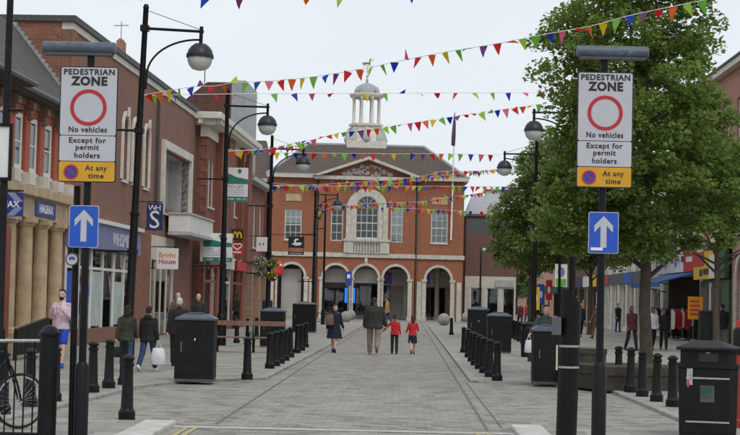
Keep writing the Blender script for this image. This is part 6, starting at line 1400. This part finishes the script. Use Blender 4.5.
# family
person('schoolgirl in navy coat and skirt turning her head to look back', g(334,352.5,0), AW+R(-18), 1.5, 'c_navy','c_navy','h_brown','long','skin2',(14,-12),(4,14),bkind='skirt',tkind='coat',shoes='c_black',headturn=R(-110),vox=.012,kid=1.05,wide=1.2)
yg = G(334,352.5,0).y-.2; bag('satchel', 'brown satchel on the back of the schoolgirl in navy', Vector((PY(329.5,330,yg).x, yg, 1.3)), K['c_brown'], .28, .16, .34, .2)
pm = g(373.5,354.8,0)
person('heavy person in black jacket and khaki trousers holding a child by the hand', pm, AW+R(-3), 1.74, 'c_char','c_khaki','h_brown','short','skin2',(8,-16),(3,34),((4,10),(10,16)),(8,6),(0,0),tkind='jacket',shoes='c_khaki',wide=1.32,vox=.013,puff=.025)
person('small boy in red sweater and black trousers holding a hand', g(394.2,354,0), AW+R(2), 1.2, 'c_red','c_black','h_brown','short','skin2',(5,-6),(2,4),((14,42),(4,10)),(10,8),(0,0),tkind='shirt',shoes='c_black',kid=1.22,vox=.011,wide=1.05)
person('small girl in red cardigan and black skirt walking beside the boy', g(412.3,354,0), AW+R(8), 1.19, 'c_red','c_black','h_brown','long','skin2',(-14,14),(24,4),((6,14),(10,16)),(60,70),(10,10),bkind='skirt',tkind='shirt',shoes='c_grey',kid=1.22,vox=.011,wide=1.08)
person('person in orange jacket near the stone balls by the guildhall arches', at(387,106,0), AW+R(70), 1.85, 'c_orange','c_jean','h_dark','short','skin2',vox=.025,wide=1.1)
# opposite side
_, w_ = person('person in dark green jacket with carrier bag behind the tall black cabinet', at(546,35.5), TO+R(15), 1.6, 'c_green','c_black','h_brown','short','skin2',(6,-6),(3,6),((4,10),(20,34)),(20,34),vox=.013,wide=1.15)
bag('carrier_bag', 'pale carrier bag hanging beside the tall black cabinet', w_[1], K['bag_white'], .2, .14, .28)
person('person in maroon top and black coat walking beside the tree trunk', g(631.5,350.5), TO+R(20), 1.64, 'c_maroon','c_black','h_dark','long','skin3',vox=.015,tkind='jacket')
person('person in white shirt and black trousers walking past the tree trunk', g(652.5,350), TO+R(10), 1.6, 'c_white','c_black','h_dark','short','skin3',(-14,16),(18,4),tkind='shirt',vox=.015)
person('person in black top and leggings beside the one in white shirt', g(663.5,349.8), TO+R(-5), 1.56, 'c_black','c_black','h_dark','pony','skin3',(16,-12),(4,16),vox=.015,tkind='shirt')
person('person in black jacket walking away beside the brick arch', g(722,350), AW+R(10), 1.78, 'c_black','c_grey','h_dark','short','skin2',(12,-12),(4,14),vox=.016,wide=1.1)
person('person in black suit walking near the farther planter', g(580,337.2), TO+R(5), 1.72, 'c_black','c_black','h_dark','short','skin2',(-12,14),(16,4),vox=.02)
_, w_ = person('person in brown coat carrying a grey bag near the farther planter', g(596.5,338.5), TO+R(-50), 1.66, 'c_brown','c_brown','h_dark','short','skin2',(-14,16),(18,4),tkind='jacket',vox=.02)
bag('grey_bag', 'grey bag carried by the person in the brown coat', w_[0], K['c_grey'], .3, .16, .34)
person('person in dark red top with long hair outside the awning shop', at(676,84), TO+R(40), 1.6, 'c_maroon','c_black','h_dark','long','skin3',(4,-4),(2,2),vox=.025)
person('person in grey top browsing outside the awning shop', at(684,82), AW+R(60), 1.66, 'c_grey','c_black','h_dark','short','skin2',(4,-4),(2,2),vox=.025)
person('person in maroon top beyond the small litter bin', at(520,105), TO+R(10), 1.68, 'c_maroon','c_black','h_dark','short','skin2',vox=.03)
person('person in black jacket beyond the trees near the far shops', at(535,118), AW+R(10), 1.72, 'c_black','c_grey','h_dark','short','skin2',vox=.03)

person('person in grey jacket far off near the green shopfront', at(543,128), TO, 1.75, 'c_grey','c_black','h_dark','short','skin2',vox=.03)
person('person in red jacket far off near the green shopfront', at(527,122), AW+R(20), 1.68, 'c_red','c_jean','h_brown','short','skin2',vox=.03)
person('person in navy jacket leaning by the pilastered building', at(618,96), TO+R(30), 1.72, 'c_navy','c_jean','h_dark','short','skin2',(4,-4),(2,2),vox=.025)
person('person in white top at the back of the awning shop front', at(668,88), TO+R(10), 1.62, 'c_white','c_jean','h_dark','long','skin3',(4,-4),(2,2),vox=.025)
# ================================================================ apply modifiers
bpy.context.view_layer.update()
dg = bpy.context.evaluated_depsgraph_get()
new = [(o, bpy.data.meshes.new_from_object(o.evaluated_get(dg))) for o in TOAPPLY]
for o, me in new:
    mt = o.data.materials[0]; o.modifiers.clear(); me.materials.clear(); me.materials.append(mt); o.data = me
